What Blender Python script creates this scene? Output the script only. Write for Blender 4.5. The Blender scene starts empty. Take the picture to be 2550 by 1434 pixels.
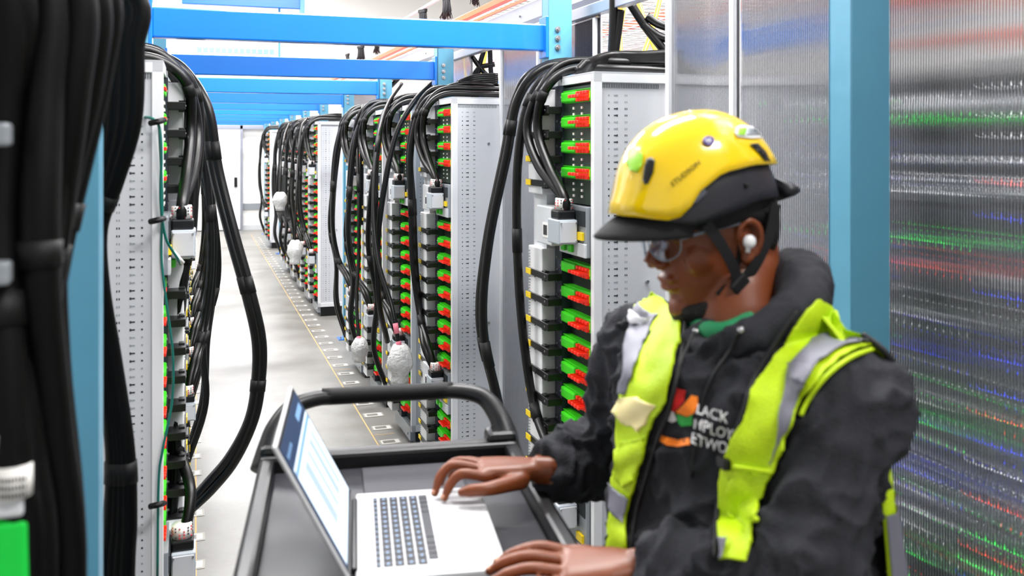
import bpy, bmesh, math, random
from mathutils import Vector, Matrix, noise
from mathutils.bvhtree import BVHTree
random.seed(7)
C = bpy.context.scene.collection
PI = math.pi
# ---------------------------------------------------------------- camera calibration (aisle runs along +Y)
TH = math.radians(18.9); F = 2300.0; HZ = 357.0; CH = 1.8
FW = Vector((math.sin(TH), math.cos(TH), 0)); RT = Vector((math.cos(TH), -math.sin(TH), 0)); UP = Vector((0, 0, 1))
CAM = Vector((0, 0, CH))
def W(px, py, D): return CAM + FW*D + RT*((px-1275)/F*D) + UP*((HZ-py)/F*D)
def UD(u, D, z): return FW*D + RT*u + UP*z
# ---------------------------------------------------------------- materials
def lin(c):
    return tuple(((v/255)/12.92 if v/255 <= .04045 else ((v/255+.055)/1.055)**2.4) for v in c)
def new_mat(name):
    m = bpy.data.materials.new(name); m.use_nodes = True
    return m, m.node_tree.nodes, m.node_tree.links, m.node_tree.nodes['Principled BSDF']
def mat(name, rgb, rough=.5, metal=0, spec=.5, var=.08, scale=6, bump=0, bscale=60, coat=0, stretch=None, emit=None, es=0):
    m, N, L, b = new_mat(name)
    c = lin(rgb)
    tc = N.new('ShaderNodeTexCoord'); nz = N.new('ShaderNodeTexNoise'); nz.inputs['Scale'].default_value = scale
    nz.inputs['Detail'].default_value = 4
    mp = N.new('ShaderNodeMapping'); L.new(tc.outputs['Object'], mp.inputs[0]); L.new(mp.outputs[0], nz.inputs['Vector'])
    if stretch: mp.inputs['Scale'].default_value = stretch
    rp = N.new('ShaderNodeMapRange'); rp.inputs[3].default_value = 1-var; rp.inputs[4].default_value = 1+var
    L.new(nz.outputs['Fac'], rp.inputs[0])
    mx = N.new('ShaderNodeVectorMath'); mx.operation = 'SCALE'; mx.inputs[0].default_value = c
    L.new(rp.outputs[0], mx.inputs['Scale']); L.new(mx.outputs[0], b.inputs['Base Color'])
    b.inputs['Roughness'].default_value = rough; b.inputs['Metallic'].default_value = metal
    b.inputs['Specular IOR Level'].default_value = spec
    if coat: b.inputs['Coat Weight'].default_value = coat; b.inputs['Coat Roughness'].default_value = .08
    if bump:
        n2 = N.new('ShaderNodeTexNoise'); n2.inputs['Scale'].default_value = bscale; L.new(mp.outputs[0], n2.inputs['Vector'])
        bp = N.new('ShaderNodeBump'); bp.inputs['Strength'].default_value = bump; bp.inputs['Distance'].default_value = .01
        L.new(n2.outputs['Fac'], bp.inputs['Height']); L.new(bp.outputs[0], b.inputs['Normal'])
    if emit:
        b.inputs['Emission Color'].default_value = (*lin(emit), 1); b.inputs['Emission Strength'].default_value = es
    return m
M = {}
M['white'] = mat('white_powder_coat', (228, 229, 232), .4, var=.03)
M['panel'] = mat('grey_white_sheet_metal', (204, 206, 211), .38, metal=.0, var=.05, stretch=(1, 1, .1))
M['slot'] = mat('dark_slot', (40, 46, 50), .7)
M['slot2'] = mat('faint_slot', (150, 156, 160), .5)
M['blackp'] = mat('black_plastic', (9, 9, 12), .38)
M['cable'] = mat('black_cable_rubber', (5, 5, 6), .36, spec=.34, var=.25, scale=14)
M['cable_shade'] = mat('shaded_black_cable', (3, 3, 4), .5, spec=.16, var=.3, scale=14)  # shade of the left foreground put into a darker, duller cable rubber
M['tape'] = mat('matte_black_tape', (6, 6, 7), .6, spec=.3)
M['navy'] = mat('dark_navy_strip', (33, 40, 52), .5)
M['dark'] = mat('rack_interior_dark', (13, 15, 16), .7)
M['green'] = mat('lime_green_plastic', (62, 205, 28), .35, var=.05)
M['dgreen'] = mat('dark_green_panel', (24, 44, 32), .5)
M['red'] = mat('red_orange_connector', (236, 38, 16), .35, var=.05)
M['yellow'] = mat('yellow_tag', (250, 215, 20), .45)
M['grey'] = mat('grey_metal', (150, 156, 162), .35, metal=.3)
M['lgrey'] = mat('light_grey_plastic', (205, 208, 212), .4)
M['beam'] = mat('bright_blue_beam_paint', (8, 120, 222), .3, spec=.7, coat=.5, var=.06, scale=3)
M['post'] = mat('dusty_blue_post_film', (92, 158, 188), .32, spec=.6, bump=.25, bscale=9, var=.05)
M['steel'] = mat('zinc_bolt', (190, 190, 192), .3, metal=.9)
M['orange'] = mat('orange_rail_paint', (240, 92, 18), .35)
M['oyel'] = mat('yellow_fibre_duct', (246, 205, 60), .4)
M['alu'] = mat('aluminium_channel', (165, 168, 180), .35, metal=.6, var=.06)
M['boxg'] = mat('cool_grey_box', (172, 180, 188), .35, var=.03)
M['brush'] = mat('charcoal_bristles', (38, 38, 42), .8, var=.5, scale=200)
M['label'] = mat('white_paper_label', (236, 234, 230), .6)
M['ink'] = mat('label_ink', (60, 60, 64), .7)
M['redink'] = mat('label_red_print', (210, 70, 70), .7)
M['pink'] = mat('pink_tag', (225, 120, 140), .6)
M['teal'] = mat('teal_cable', (0, 98, 88), .4)
M['wall'] = mat('white_wall_paint', (244, 243, 241), .6, var=.02)
M['line'] = mat('orange_floor_line', (214, 180, 120), .7)
M['stick'] = mat('floor_sticker_white', (225, 224, 220), .5)
M['stickg'] = mat('floor_sticker_clear', (168, 164, 156), .45)
M['bag'] = mat('silvery_plastic_bag', (205, 205, 205), .25, bump=1, bscale=50, var=.3, scale=40)

def floor_mat():
    m, N, L, b = new_mat('polished_concrete')
    tc = N.new('ShaderNodeTexCoord')
    n1 = N.new('ShaderNodeTexNoise'); n1.inputs['Scale'].default_value = 1.6; n1.inputs['Detail'].default_value = 8; n1.inputs['Roughness'].default_value = .6
    n2 = N.new('ShaderNodeTexNoise'); n2.inputs['Scale'].default_value = 40; n2.inputs['Detail'].default_value = 3
    L.new(tc.outputs['Object'], n1.inputs['Vector']); L.new(tc.outputs['Object'], n2.inputs['Vector'])
    cr = N.new('ShaderNodeValToRGB'); cr.color_ramp.elements[0].position = .3; cr.color_ramp.elements[1].position = .72
    cr.color_ramp.elements[0].color = (*lin((124, 121, 116)), 1); cr.color_ramp.elements[1].color = (*lin((158, 157, 154)), 1)
    L.new(n1.outputs['Fac'], cr.inputs[0])
    mx = N.new('ShaderNodeMix'); mx.data_type = 'RGBA'; mx.blend_type = 'MULTIPLY'; mx.inputs[0].default_value = .15
    L.new(cr.outputs[0], mx.inputs[6]); L.new(n2.outputs['Color'], mx.inputs[7]); L.new(mx.outputs[2], b.inputs['Base Color'])
    mr = N.new('ShaderNodeMapRange'); mr.inputs[3].default_value = .26; mr.inputs[4].default_value = .46
    L.new(n1.outputs['Fac'], mr.inputs[0]); L.new(mr.outputs[0], b.inputs['Roughness'])
    b.inputs['Specular IOR Level'].default_value = .42
    return m
M['floor'] = floor_mat()
def poly_mat(name, freq=42, clear=.15, tint=(225, 228, 235)):
    """twin-wall polycarbonate: clear sheet with fine vertical flutes that smear what stands behind it sideways"""
    m, N, L, b = new_mat(name)
    tc = N.new('ShaderNodeTexCoord'); wv = N.new('ShaderNodeTexWave'); wv.wave_type = 'BANDS'; wv.bands_direction = 'Y'
    wv.inputs['Scale'].default_value = freq; L.new(tc.outputs['Object'], wv.inputs['Vector'])
    bp = N.new('ShaderNodeBump'); bp.inputs['Strength'].default_value = .8; bp.inputs['Distance'].default_value = .006
    L.new(wv.outputs['Fac'], bp.inputs['Height'])
    rf = N.new('ShaderNodeBsdfRefraction'); rf.inputs['IOR'].default_value = 1.18; rf.inputs['Roughness'].default_value = .03
    cw = N.new('ShaderNodeValToRGB'); cw.color_ramp.elements[0].color = (.30, .31, .34, 1); cw.color_ramp.elements[1].color = (1, 1, 1, 1); cw.color_ramp.elements[1].position = .6; L.new(wv.outputs['Fac'], cw.inputs[0]); L.new(cw.outputs[0], rf.inputs['Color']); L.new(bp.outputs[0], rf.inputs['Normal'])
    tr = N.new('ShaderNodeBsdfTransparent'); tr.inputs[0].default_value = (*lin((242, 244, 248)), 1)
    b.inputs['Base Color'].default_value = (*lin(tint), 1); b.inputs['Roughness'].default_value = .25
    L.new(bp.outputs[0], b.inputs['Normal'])
    m1 = N.new('ShaderNodeMixShader'); m1.inputs[0].default_value = clear; L.new(rf.outputs[0], m1.inputs[1]); L.new(tr.outputs[0], m1.inputs[2])
    mr = N.new('ShaderNodeMapRange'); mr.inputs[3].default_value = .0; mr.inputs[4].default_value = .20
    L.new(wv.outputs['Fac'], mr.inputs[0])
    m2 = N.new('ShaderNodeMixShader'); L.new(mr.outputs[0], m2.inputs[0]); L.new(m1.outputs[0], m2.inputs[1]); L.new(b.outputs[0], m2.inputs[2])
    out = [n for n in N if n.type == 'OUTPUT_MATERIAL'][0]; L.new(m2.outputs[0], out.inputs[0])
    return m
M['poly'] = poly_mat('fluted_polycarbonate')
# ---------------------------------------------------------------- mesh builder
class MB:
    def __init__(s): s.v = []; s.f = []; s.mi = []; s.sm = []; s.mats = []
    def m(s, k):
        if k not in s.mats: s.mats.append(k)
        return s.mats.index(k)
    def add(s, vs, fs, k, smooth=False):
        o = len(s.v); s.v += [Vector(p) for p in vs]; i = s.m(k)
        for f in fs: s.f.append([o+q for q in f]); s.mi.append(i); s.sm.append(smooth)
    def box(s, lo, hi, k, bev=0, R=None, o=None):
        x0, y0, z0 = lo; x1, y1, z1 = hi
        if bev <= 0:
            vs = [(x0,y0,z0),(x1,y0,z0),(x1,y1,z0),(x0,y1,z0),(x0,y0,z1),(x1,y0,z1),(x1,y1,z1),(x0,y1,z1)]
            fs = [(0,3,2,1),(4,5,6,7),(0,1,5,4),(1,2,6,5),(2,3,7,6),(3,0,4,7)]
        else:
            bm = bmesh.new(); bmesh.ops.create_cube(bm, size=1)
            for v in bm.verts: v.co = Vector(((x0+x1)/2+v.co.x*(x1-x0), (y0+y1)/2+v.co.y*(y1-y0), (z0+z1)/2+v.co.z*(z1-z0)))
            bmesh.ops.bevel(bm, geom=bm.edges[:], offset=bev, segments=2, affect='EDGES', profile=.5)
            bm.verts.index_update(); vs = [v.co.copy() for v in bm.verts]; fs = [[v.index for v in f.verts] for f in bm.faces]; bm.free()
        if R is not None: vs = [R @ Vector(p) for p in vs]
        if o is not None: vs = [Vector(p)+Vector(o) for p in vs]
        s.add(vs, fs, k)
        return s
    def loft(s, rings, k, caps=True, smooth=True, closed=True):
        n = len(rings[0]); vs = [p for r in rings for p in r]; fs = []
        for i in range(len(rings)-1):
            for j in range(n if closed else n-1):
                a = i*n+j; b = i*n+(j+1) % n
                fs.append((a, b, b+n, a+n))
        if caps: fs.append(tuple(range(n))[::-1]); fs.append(tuple(range((len(rings)-1)*n, len(rings)*n)))
        s.add(vs, fs, k, smooth); return s
    def tube(s, pts, r, k, seg=10, sub=6, rr=None, flat=1.0, raw=False):
        P = pts if raw else crom(pts, sub)
        P = [Vector(p) for p in P]; n = len(P); rings = []
        T = [(P[min(i+1, n-1)]-P[max(i-1, 0)]).normalized() for i in range(n)]
        nrm = T[0].orthogonal().normalized()
        for i in range(n):
            nrm = (nrm - T[i]*nrm.dot(T[i]))
            nrm = nrm.normalized() if nrm.length > 1e-6 else T[i].orthogonal().normalized()
            bn = T[i].cross(nrm)
            if rr is not None:
                q = i/(n-1)*(len(rr)-1); a = int(q); t = q-a; R_ = rr[a]*(1-t)+rr[min(a+1, len(rr)-1)]*t
            else: R_ = r
            rings.append([P[i]+(nrm*math.cos(2*PI*j/seg)+bn*math.sin(2*PI*j/seg)*flat)*R_ for j in range(seg)])
        return s.loft(rings, k)
    def cyl(s, a, b, r, k, seg=12, r2=None):
        a = Vector(a); b = Vector(b); t = (b-a).normalized(); n = t.orthogonal().normalized(); bn = t.cross(n)
        r2 = r if r2 is None else r2
        return s.loft([[a+(n*math.cos(2*PI*j/seg)+bn*math.sin(2*PI*j/seg))*r for j in range(seg)],
                       [b+(n*math.cos(2*PI*j/seg)+bn*math.sin(2*PI*j/seg))*r2 for j in range(seg)]], k, smooth=False)
    def ball(s, c, rad, k, R=None, seg=14):
        c = Vector(c); rings = []; n = seg//2+1
        rad = rad if hasattr(rad, '__len__') else (rad,)*3
        for i in range(1, n):
            a = PI*i/n
            ring = [Vector((math.sin(a)*math.cos(2*PI*j/seg)*rad[0], math.sin(a)*math.sin(2*PI*j/seg)*rad[1], -math.cos(a)*rad[2])) for j in range(seg)]
            rings.append([c+((R @ p) if R is not None else p) for p in ring])
        return s.loft(rings, k)
    def obj(s, name, parent=None, off=None, mods=None):
        me = bpy.data.meshes.new(name); off = Vector(off) if off is not None else Vector()
        me.from_pydata([tuple(p-off) for p in s.v], [], s.f)
        for k in s.mats: me.materials.append(M[k])
        me.polygons.foreach_set('material_index', s.mi); me.polygons.foreach_set('use_smooth', s.sm); me.update()
        bm = bmesh.new(); bm.from_mesh(me); bmesh.ops.recalc_face_normals(bm, faces=bm.faces); bm.to_mesh(me); bm.free()
        o = bpy.data.objects.new(name, me); C.objects.link(o)
        if parent is not None: o.parent = parent
        return o
def crom(pts, sub=6):
    P = [Vector(p) for p in pts]
    if len(P) < 3: return P
    P = [P[0]*2-P[1]] + P + [P[-1]*2-P[-2]]; out = []
    for i in range(1, len(P)-2):
        for j in range(sub):
            t = j/sub; a, b, c, d = P[i-1:i+3]
            out.append(.5*((2*b)+(c-a)*t+(2*a-5*b+4*c-d)*t*t+(3*b-a-3*c+d)*t**3))
    out.append(P[-2]); return out
def tag(o, label=None, cat=None, group=None, kind=None):
    if label: o['label'] = label
    if cat: o['category'] = cat
    if group: o['group'] = group
    if kind: o['kind'] = kind
    return o
def empty(name, loc, label=None, cat=None, group=None):
    o = bpy.data.objects.new(name, None); o.location = loc; o.empty_display_size = .1; C.objects.link(o)
    return tag(o, label, cat, group)
def kids(o, cache={}):
    return [c for c in C.objects if c.parent == o]
def copy_tree(o, parent=None, kmap=None):
    if kmap is None:
        kmap = {}
        for c in C.objects:
            if c.parent: kmap.setdefault(c.parent.name, []).append(c)
    c = o.copy(); C.objects.link(c)
    if parent is not None: c.parent = parent
    for ch in kmap.get(o.name, []): copy_tree(ch, c, kmap)
    return c
def struct(mb, name):
    return tag(mb.obj(name), kind='structure')
# ================================================================ SETTING
struct(MB().box((-4, -4, -.1), (9, 20.2, 0), 'floor'), 'floor')
struct(MB().box((-4, -4, 6.0), (9, 20.2, 6.1), 'wall'), 'ceiling')
wb = MB().box((-4, 20, 0), (9, 20.2, 6.0), 'wall')
struct(wb, 'wall_back')
struct(MB().box((9, -4, 0), (9.1, 20.2, 6.0), 'wall'), 'wall_right')
struct(MB().box((-4.1, -4, 0), (-4, 20.2, 6.0), 'wall'), 'wall_left')
struct(MB().box((-4, 19.97, 0), (9, 19.999, .10), 'lgrey').box((-4, 19.97, .42), (9, 19.999, .55), 'grey'), 'baseboard_back')
# sliding door at the end of the aisle
dr = empty('door_1', (.75, 19.9, 0)); tag(dr, kind='structure')
MB().box((-.72, 0, .02), (.12, .04, 2.1), 'wall', .004).obj('door_leaf', dr)
MB().box((.12, -.02, 0), (.17, .06, 2.2), 'alu').box((-.8, -.02, 2.1), (1.2, .06, 2.17), 'alu').box((-.8, -.02, 0), (-.72, .06, 2.1), 'alu').obj('door_frame', dr)
MB().box((.0, -.05, .9), (.06, 0, 1.1), 'blackp', .004).obj('door_handle', dr)

wn = empty('striped_fixture_1', (.02, 19.96, 3.66)); tag(wn, kind='structure')  # striped blue light fixture far down the hall, built unlit as framed cells
fr_ = MB().box((-.06, 0, -.05), (1.62, .04, .17), 'lgrey', .004); fr_.obj('fixture_frame', wn)
M['pane'] = mat('blue_fixture_cell', (120, 160, 215), .1, spec=.8)
pn = MB()
for q in range(13): pn.box((q*.12, -.006, 0), (q*.12+.10, .0, .11), 'pane')
pn.obj('fixture_cells', wn)
# ---- floor line and stickers
for nm, x, lab in (('floor_line', -.0, 'thin faded orange line on the concrete along the left racks'), ('floor_line', 1.03, 'thin faded orange line on the concrete along the right racks')):
    mb = MB().box((x-.004, 1.5, .0005), (x+.004, 19, .0012), 'line')
    for k in range(11): mb.box((x-.12 if x < .5 else x, 2.2+k*1.73, .0005), (x if x < .5 else x+.14, 2.206+k*1.73, .0012), 'line')
    tag(mb.obj(nm), lab, 'floor marking')
def sticker():
    mb = MB().box((-.065, -.045, 0), (.065, .045, .0008), 'stickg')
    for a, b in (((-.055, -.036), (.055, -.028)), ((-.055, .028), (.055, .036)), ((-.055, -.036), (-.047, .036)), ((.03, -.036), (.055, .036))):
        mb.box((a[0], a[1], .0008), (b[0], b[1], .0014), 'stick')
    for k in range(12): mb.box((-.04+k*.0055, -.022, .0008), (-.0375+k*.0055, .022, .0013), 'ink')
    return mb.obj('floor_sticker')
st = sticker(); n = 0
for side, x in (('right', 1.11), ('left', -.03)):
    y = 2.9 if side == 'right' else 3.3
    while y < 18.5:
        o = st if n == 0 else st.copy()
        if n: C.objects.link(o)
        n += 1
        o.location = (x+random.uniform(-.006, .006), y, .0012); o.rotation_euler = (0, 0, random.uniform(-.03, .03))
        tag(o, 'small white barcode sticker in the row on the floor along the %s racks' % side, 'sticker', 'barcode stickers along the %s racks' % side)
        y += .29

# ================================================================ POSTS AND CROSSBEAMS
PY = [1.655+1.735*k for k in range(11)]
ORD = ['nearest', 'second', 'third', 'fourth', 'fifth', 'sixth', 'seventh', 'eighth', 'ninth', 'tenth', 'eleventh']
def post(side, H_=3.3):
    s = 1 if side == 'right' else -1
    e = empty('rack_post', (0, 0, 0))
    mb = MB(); w = .095; d = .075; t = .006
    # C-section: aisle face, near face and far face
    mb.box((0, -d, 0), (t, 0, H_), 'post'); mb.box((0, -d, 0), (s*w, -d+t, H_), 'post'); mb.box((0, -t, 0), (s*w, 0, H_), 'post')
    if s < 0: pass
    mb.obj('upright', e)
    mb = MB()
    for k in range(3): 
        mb.cyl((s*.035, -d, 2.17+k*.035), (s*.035, -d-.008, 2.17+k*.035), .011, 'steel', 10); mb.cyl((s*.035, -d-.006, 2.17+k*.035), (s*.035, -d-.016, 2.17+k*.035), .006, 'steel', 6)
    mb.obj('bolt_set', e)
    MB().box((-.05, -d-.03, 0), (.11 if s > 0 else .05, .03, .008), 'beam').cyl((-.03, -d-.015, 0), (-.03, -d-.015, .03), .007, 'steel', 8).obj('base_plate', e)
    return e
for side, X in (('right', 1.285), ('left', -.15)):
    p0 = post(side); p1 = None
    for k, y in enumerate(PY):
        if side == 'left' and k > 8: continue
        if k == 2: p1 = post(side, 2.34)
        o = p0 if k == 0 else copy_tree(p0) if k == 1 else p1 if k == 2 else copy_tree(p1)
        o.location = (X, y, 0)
        extra = {('right', 0): 'wide dusty-blue steel post just behind the worker', ('left', 0): 'blurred dusty-blue steel post behind the foreground cables'}.get((side, k),
                 'dusty-blue steel rack post, %s down the %s side of the aisle' % (ORD[k], side))
        tag(o, extra, 'post', 'blue posts on the %s side' % side)
b0 = None
for k, y in enumerate(PY[1:]):
    if b0 is None:
        b0 = empty('crossbeam', (0, 0, 0))
        MB().box((-.14, -.05, 2.158), (1.278, .0, 2.262), 'beam', .006).obj('beam_body', b0)
        for x in (-.15, 1.272):
            MB().box((x, -.078, 2.13), (x+.012, -.0, 2.29), 'beam', .003).obj('end_plate', b0)
        o = b0
    else: o = copy_tree(b0)
    o.location = (0, y-.0, 0)
    tag(o, 'bright blue crossbeam over the aisle, %s from the camera' % (ORD[k] if k else 'nearest and largest'), 'beam', 'blue crossbeams over the aisle')
hb = MB().box((-.12, 8.9, 3.07), (.95, 8.96, 3.17), 'beam', .005).obj('high_crossbeam'); tag(hb, 'short blue crossbeam hanging higher than all the others', 'beam')
MB().cyl((-.05, 8.93, 3.17), (-.05, 8.93, 6), .006, 'steel').cyl((.9, 8.93, 3.17), (.9, 8.93, 6), .006, 'steel').obj('hanger', hb)
hp = MB().box((.93, 8.85, 3.02), (.97, 9.0, 3.2), 'post').obj('end_bracket', hb)
tag(MB().box((.74, 9.0, 2.5), (.76, 9.02, 6), 'post').obj('hanger_rod'), 'thin pale blue vertical rod hanging beyond the beams', 'rod')

# ================================================================ RACKS
RW, RD, RH = .50, .95, 2.03
MODZ = [1.957, 1.872, 1.787, 1.702] + [1.381-.0862*i for i in range(9)] + [.395, .309, .223]
def rack(s, near=True):
    """s=+1 right row (front faces -X), s=-1 left row. local origin: near front floor corner; x*s runs into the rack"""
    e = empty('equipment_rack', (0, 0, 0))
    def B(mb, x0, x1, y0, y1, z0, z1, k, bev=0):
        a, b = sorted((x0*s, x1*s)); return mb.box((a, y0, z0), (b, y1, z1), k, bev)
    fr = MB()
    for (x, y) in ((0, 0), (0, RW-.025), (RD-.03, 0), (RD-.03, RW-.025)): B(fr, x, x+.03, y, y+.025, .1, RH, 'white', .002)
    for y in (0, RW-.025):
        B(fr, 0, RD, y, y+.025, RH-.035, RH, 'white', .002); B(fr, 0, RD, y, y+.025, .10, .14, 'white', .002)
    B(fr, 0, .05, .024, RW-.024, RH-.03, RH-.002, 'lgrey'); B(fr, .0, RD, 0, RW, RH-.006, RH, 'lgrey')
    fr.obj('frame', e)
    pa = MB(); B(pa, .028, RD-.03, .006, .014, .14, RH-.035, 'panel')
    z = .17; i = 0
    while z < RH-.06:
        dk = 'slot' if i % 4 < 2 else 'slot2'
        for (cx, w, h) in ((.055, .005, .005), (.078, .010, .004), (.085, .004, .007), (.113, .003, .006), (.119, .003, .006), (.29, .003, .006), (.296, .003, .006)):
            B(pa, cx-w/2, cx+w/2, .0055, .008, z-h/2, z+h/2, dk)
        z += .0215; i += 1
    for k in range(34): B(pa, .033+k*.006, .0345+k*.006, .004, .007, RH-.052, RH-.037, 'slot')
    for zz in (.45, .9, 1.35, 1.8): pa.cyl((s*.19, .006, zz), (s*.19, -.004, zz), .006, 'steel', 10)
    pa.obj('side_panel', e)
    bd = MB(); B(bd, .03, RD-.02, .02, RW-.02, .12, RH-.01, 'dark')
    bd.obj('inner_body', e)
    pl = MB(); B(pl, .03, RD-.02, .02, RW-.02, 0, .1, 'blackp'); B(pl, .0, .03, .03, RW-.03, .04, .12, 'grey')
    pl.cyl((-.0, .1, .07), (-.006*s, .1, .07), .01, 'steel'); pl.obj('plinth', e)
    st = MB(); B(st, -.004, .03, .262, .325, .12, RH-.03, 'navy'); 
    for q in range(40): st.cyl((-.004*s, .3, .2+q*.043), (-.008*s, .3, .2+q*.043), .004, 'steel', 6)
    st.obj('dark_rail', e)
    # dark blanking plates with the small pale squares between the upper modules
    bp = MB(); B(bp, .004, .03, .03, .26, 1.60, 1.99, 'dgreen')
    for zz in (1.918, 1.898, 1.832, 1.812, 1.747, 1.727, 1.665, 1.645, 1.625):
        for yy in (.10, .17): B(bp, .0, .005, yy-.005, yy+.005, zz-.004, zz+.004, 'label')
    bp.obj('blanking_plate', e)
    m0 = None
    for z in MODZ:
        if m0 is None:
            g = MB(); B(g, .002, .06, .03, .255, -.022, .020, 'green', .003); B(g, -.012, .02, .135, .255, -.019, .017, 'green', .006)
            B(g, -.001, .06, .028, .258, .020, .022, 'green'); B(g, -.0005, .02, .035, .13, -.010, .012, 'yellow')
            g.cyl((-.005*s, .25, 0), (-.014*s, .25, 0), .004, 'steel', 8)
            m0 = g.obj('power_module', e)
            c = MB()
            for q in range(4):
                y = .037+q*.0245
                B(c, -.010, .003, y, y+.018, .004, .015, 'red', .002); B(c, -.010, .003, y, y+.018, -.019, -.007, 'red', .002)
                # finger loop standing out of every connector
                B(c, -.034, .0, y, y+.0035, -.006, .002, 'red'); B(c, -.034, .0, y+.0145, y+.018, -.006, .002, 'red'); B(c, -.038, -.032, y, y+.018, -.008, .003, 'red', .002)
            cc = c.obj('connector_row', m0); o = m0
            if s < 0: cc.location = (-.022, 0, 0)
        else:
            o = m0.copy(); C.objects.link(o); c2 = cc.copy(); C.objects.link(c2); c2.parent = o
        o.location = (0 if s > 0 else -.010, 0, z)
    for (z0, z1) in ((1.43, 1.595), (.45, .655)):
        g = MB(); B(g, -.012, .03, .03, .255, z0, z1, 'grey', .003)
        for q in range(18): B(g, -.016, -.010, .04+q*.0115, .046+q*.0115, z1-.065, z1-.015, 'slot')
        B(g, -.02, -.01, .05, .10, z0+.055, z0+.08, 'yellow'); B(g, -.018, -.01, .03, .25, z0+.0, z0+.045, 'lgrey', .002)
        for q in range(2): B(g, -.03, -.016, .12+q*.06, .15+q*.06, z0+.01, z0+.035, 'green', .003)
        g.obj('control_unit', e)
    col = MB(); B(col, -.05, .03, .335, .475, .14, 1.43, 'white', .004); B(col, -.05, .03, .335, .475, 1.62, 1.99, 'white', .004); B(col, -.03, .03, .34, .47, 1.43, 1.62, 'lgrey')
    for q in range(14): B(col, -.052, -.049, .40, .405, .2+q*.0862, .215+q*.0862, 'slot')
    for q in range(120): B(col, -.052, -.049, .455, .472, .16+q*.0105, .164+q*.0105, 'slot2')
    col.cyl((-.045*s, .37, 1.965), (-.052*s, .37, 1.965), .007, 'steel'); col.obj('cover_column', e)
    bz0 = None
    for z in [1.338-.0862*i for i in range(14)] + [1.915, 1.83, 1.745, 1.66]:
        if z < .15: continue
        if bz0 is None:
            g = MB(); B(g, -.056, -.0, .262, .48, -.012, .012, 'blackp', .002); B(g, -.053, -.035, .3, .33, -.018, .018, 'blackp', .002)
            g.cyl((-.052*s, .292, .0), (-.057*s, .292, 0), .004, 'steel', 8)
            bz0 = g.obj('black_band', e); t = MB(); B(t, -.059, -.055, .43, .478, -.010, .010, 'yellow')
            tt = t.obj('yellow_tag', bz0); o = bz0
        else:
            o = bz0.copy(); C.objects.link(o); c2 = tt.copy(); C.objects.link(c2); c2.parent = o
        o.location = (0, 0, z)
    for zt in (1.51, .58):
        j = MB(); B(j, -.085, -.018, .09, .19, zt-.04, zt+.04, 'boxg', .004); B(j, -.08, -.022, .086, .092, zt-.034, zt+.034, 'panel', .001)
        for (xx, zz) in ((-.078, .03), (-.024, .03), (-.024, -.03)): j.cyl((xx*s, .086, zt+zz), (xx*s, .082, zt+zz), .003, 'steel', 8)
        B(j, -.018, .022, .105, .185, zt-.04, zt+.045, 'blackp', .002)
        for q in range(9): B(j, -.014, .016, .101, .106, zt-.03+q*.0075, zt-.0265+q*.0075, 'navy')
        B(j, -.07, .0, .19, .335, zt-.055, zt+.075, 'lgrey', .004)
        B(j, -.072, -.069, .22, .27, zt-.03, zt+.02, 'label')
        for q in range(4): B(j, -.0735, -.071, .228+q*.009, .233+q*.009, zt-.022, zt+.012, 'ink')
        jo = j.obj('junction_box', e)
        p = MB(); B(p, -.08, -.018, .105, .175, zt+.04, zt+.07, 'blackp', .005); p.obj('cable_gland', jo)
        l = MB()
        l.tube([(-.048*s, .14, zt+.07), (-.046*s, .14, zt+.108)], .028, 'label', 16, raw=True, flat=1)
        for a in range(14):
            for b in range(4):
                if (a*5+b*3) % 4 == 0: continue
                an = 2*PI*a/14
                l.box((-.047*s+math.cos(an)*.0277-.0022, .14+math.sin(an)*.0277-.0022, zt+.074+b*.009), (-.047*s+math.cos(an)*.0285+.0022, .14+math.sin(an)*.0285+.0022, zt+.0775+b*.009), 'redink' if a % 3 else 'ink')
        l.obj('cable_label', jo)
    return e
def place_rack(proto, first, x, y, lab, group):
    o = proto if first else copy_tree(proto)
    o.location = (x, y, 0); return tag(o, lab, 'equipment rack', group)
# right row: fronts at X=1.2
RXF = 1.2
R_Y = [2.70, 4.42, 5.33, 6.22, 7.05, 9.72, 10.55, 11.4, 12.25, 13.1, 16.3]
R_L = ['white power rack right beside the worker, green modules and red connectors largest',
       'white power rack beyond the cart handle with its perforated side panel in view',
       'white power rack in the middle group, second behind the cart handle', 'white power rack in the middle group with a plastic bag in front',
       'last white power rack of the middle group before the gap in the row', 'power rack after the gap, tall pale perforated panel standing alone',
       'power rack of the far group, second after the gap', 'power rack of the far group, third after the gap', 'power rack of the far group, fourth after the gap',
       'power rack of the far group, fifth after the gap', 'farthest power rack of the right row']
pr = rack(1)
for i, (y, l) in enumerate(zip(R_Y, R_L)): place_rack(pr, i == 0, RXF, y, l, 'power racks on the right side')
pl_ = rack(-1)
L_Y = [2.73, 4.35, 5.2, 6.1, 7.0, 9.7, 10.6, 11.5, 14.0]
L_L = ['white power rack on the left with the big perforated side panel', 'power rack on the left directly behind the big perforated panel', 'third power rack down the left side', 'fourth power rack down the left side',
       'fifth power rack down the left side', 'sixth power rack down the left side', 'seventh power rack down the left side', 'eighth power rack down the left side', 'last power rack down the left side']
for i, (y, l) in enumerate(zip(L_Y, L_L)): place_rack(pl_, i == 0, -.085, y, l, 'power racks on the left side')
place_rack(pl_, False, -.30, 1.02, 'dark blurred rack at the left picture edge behind black cables', 'power racks on the left side')

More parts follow.
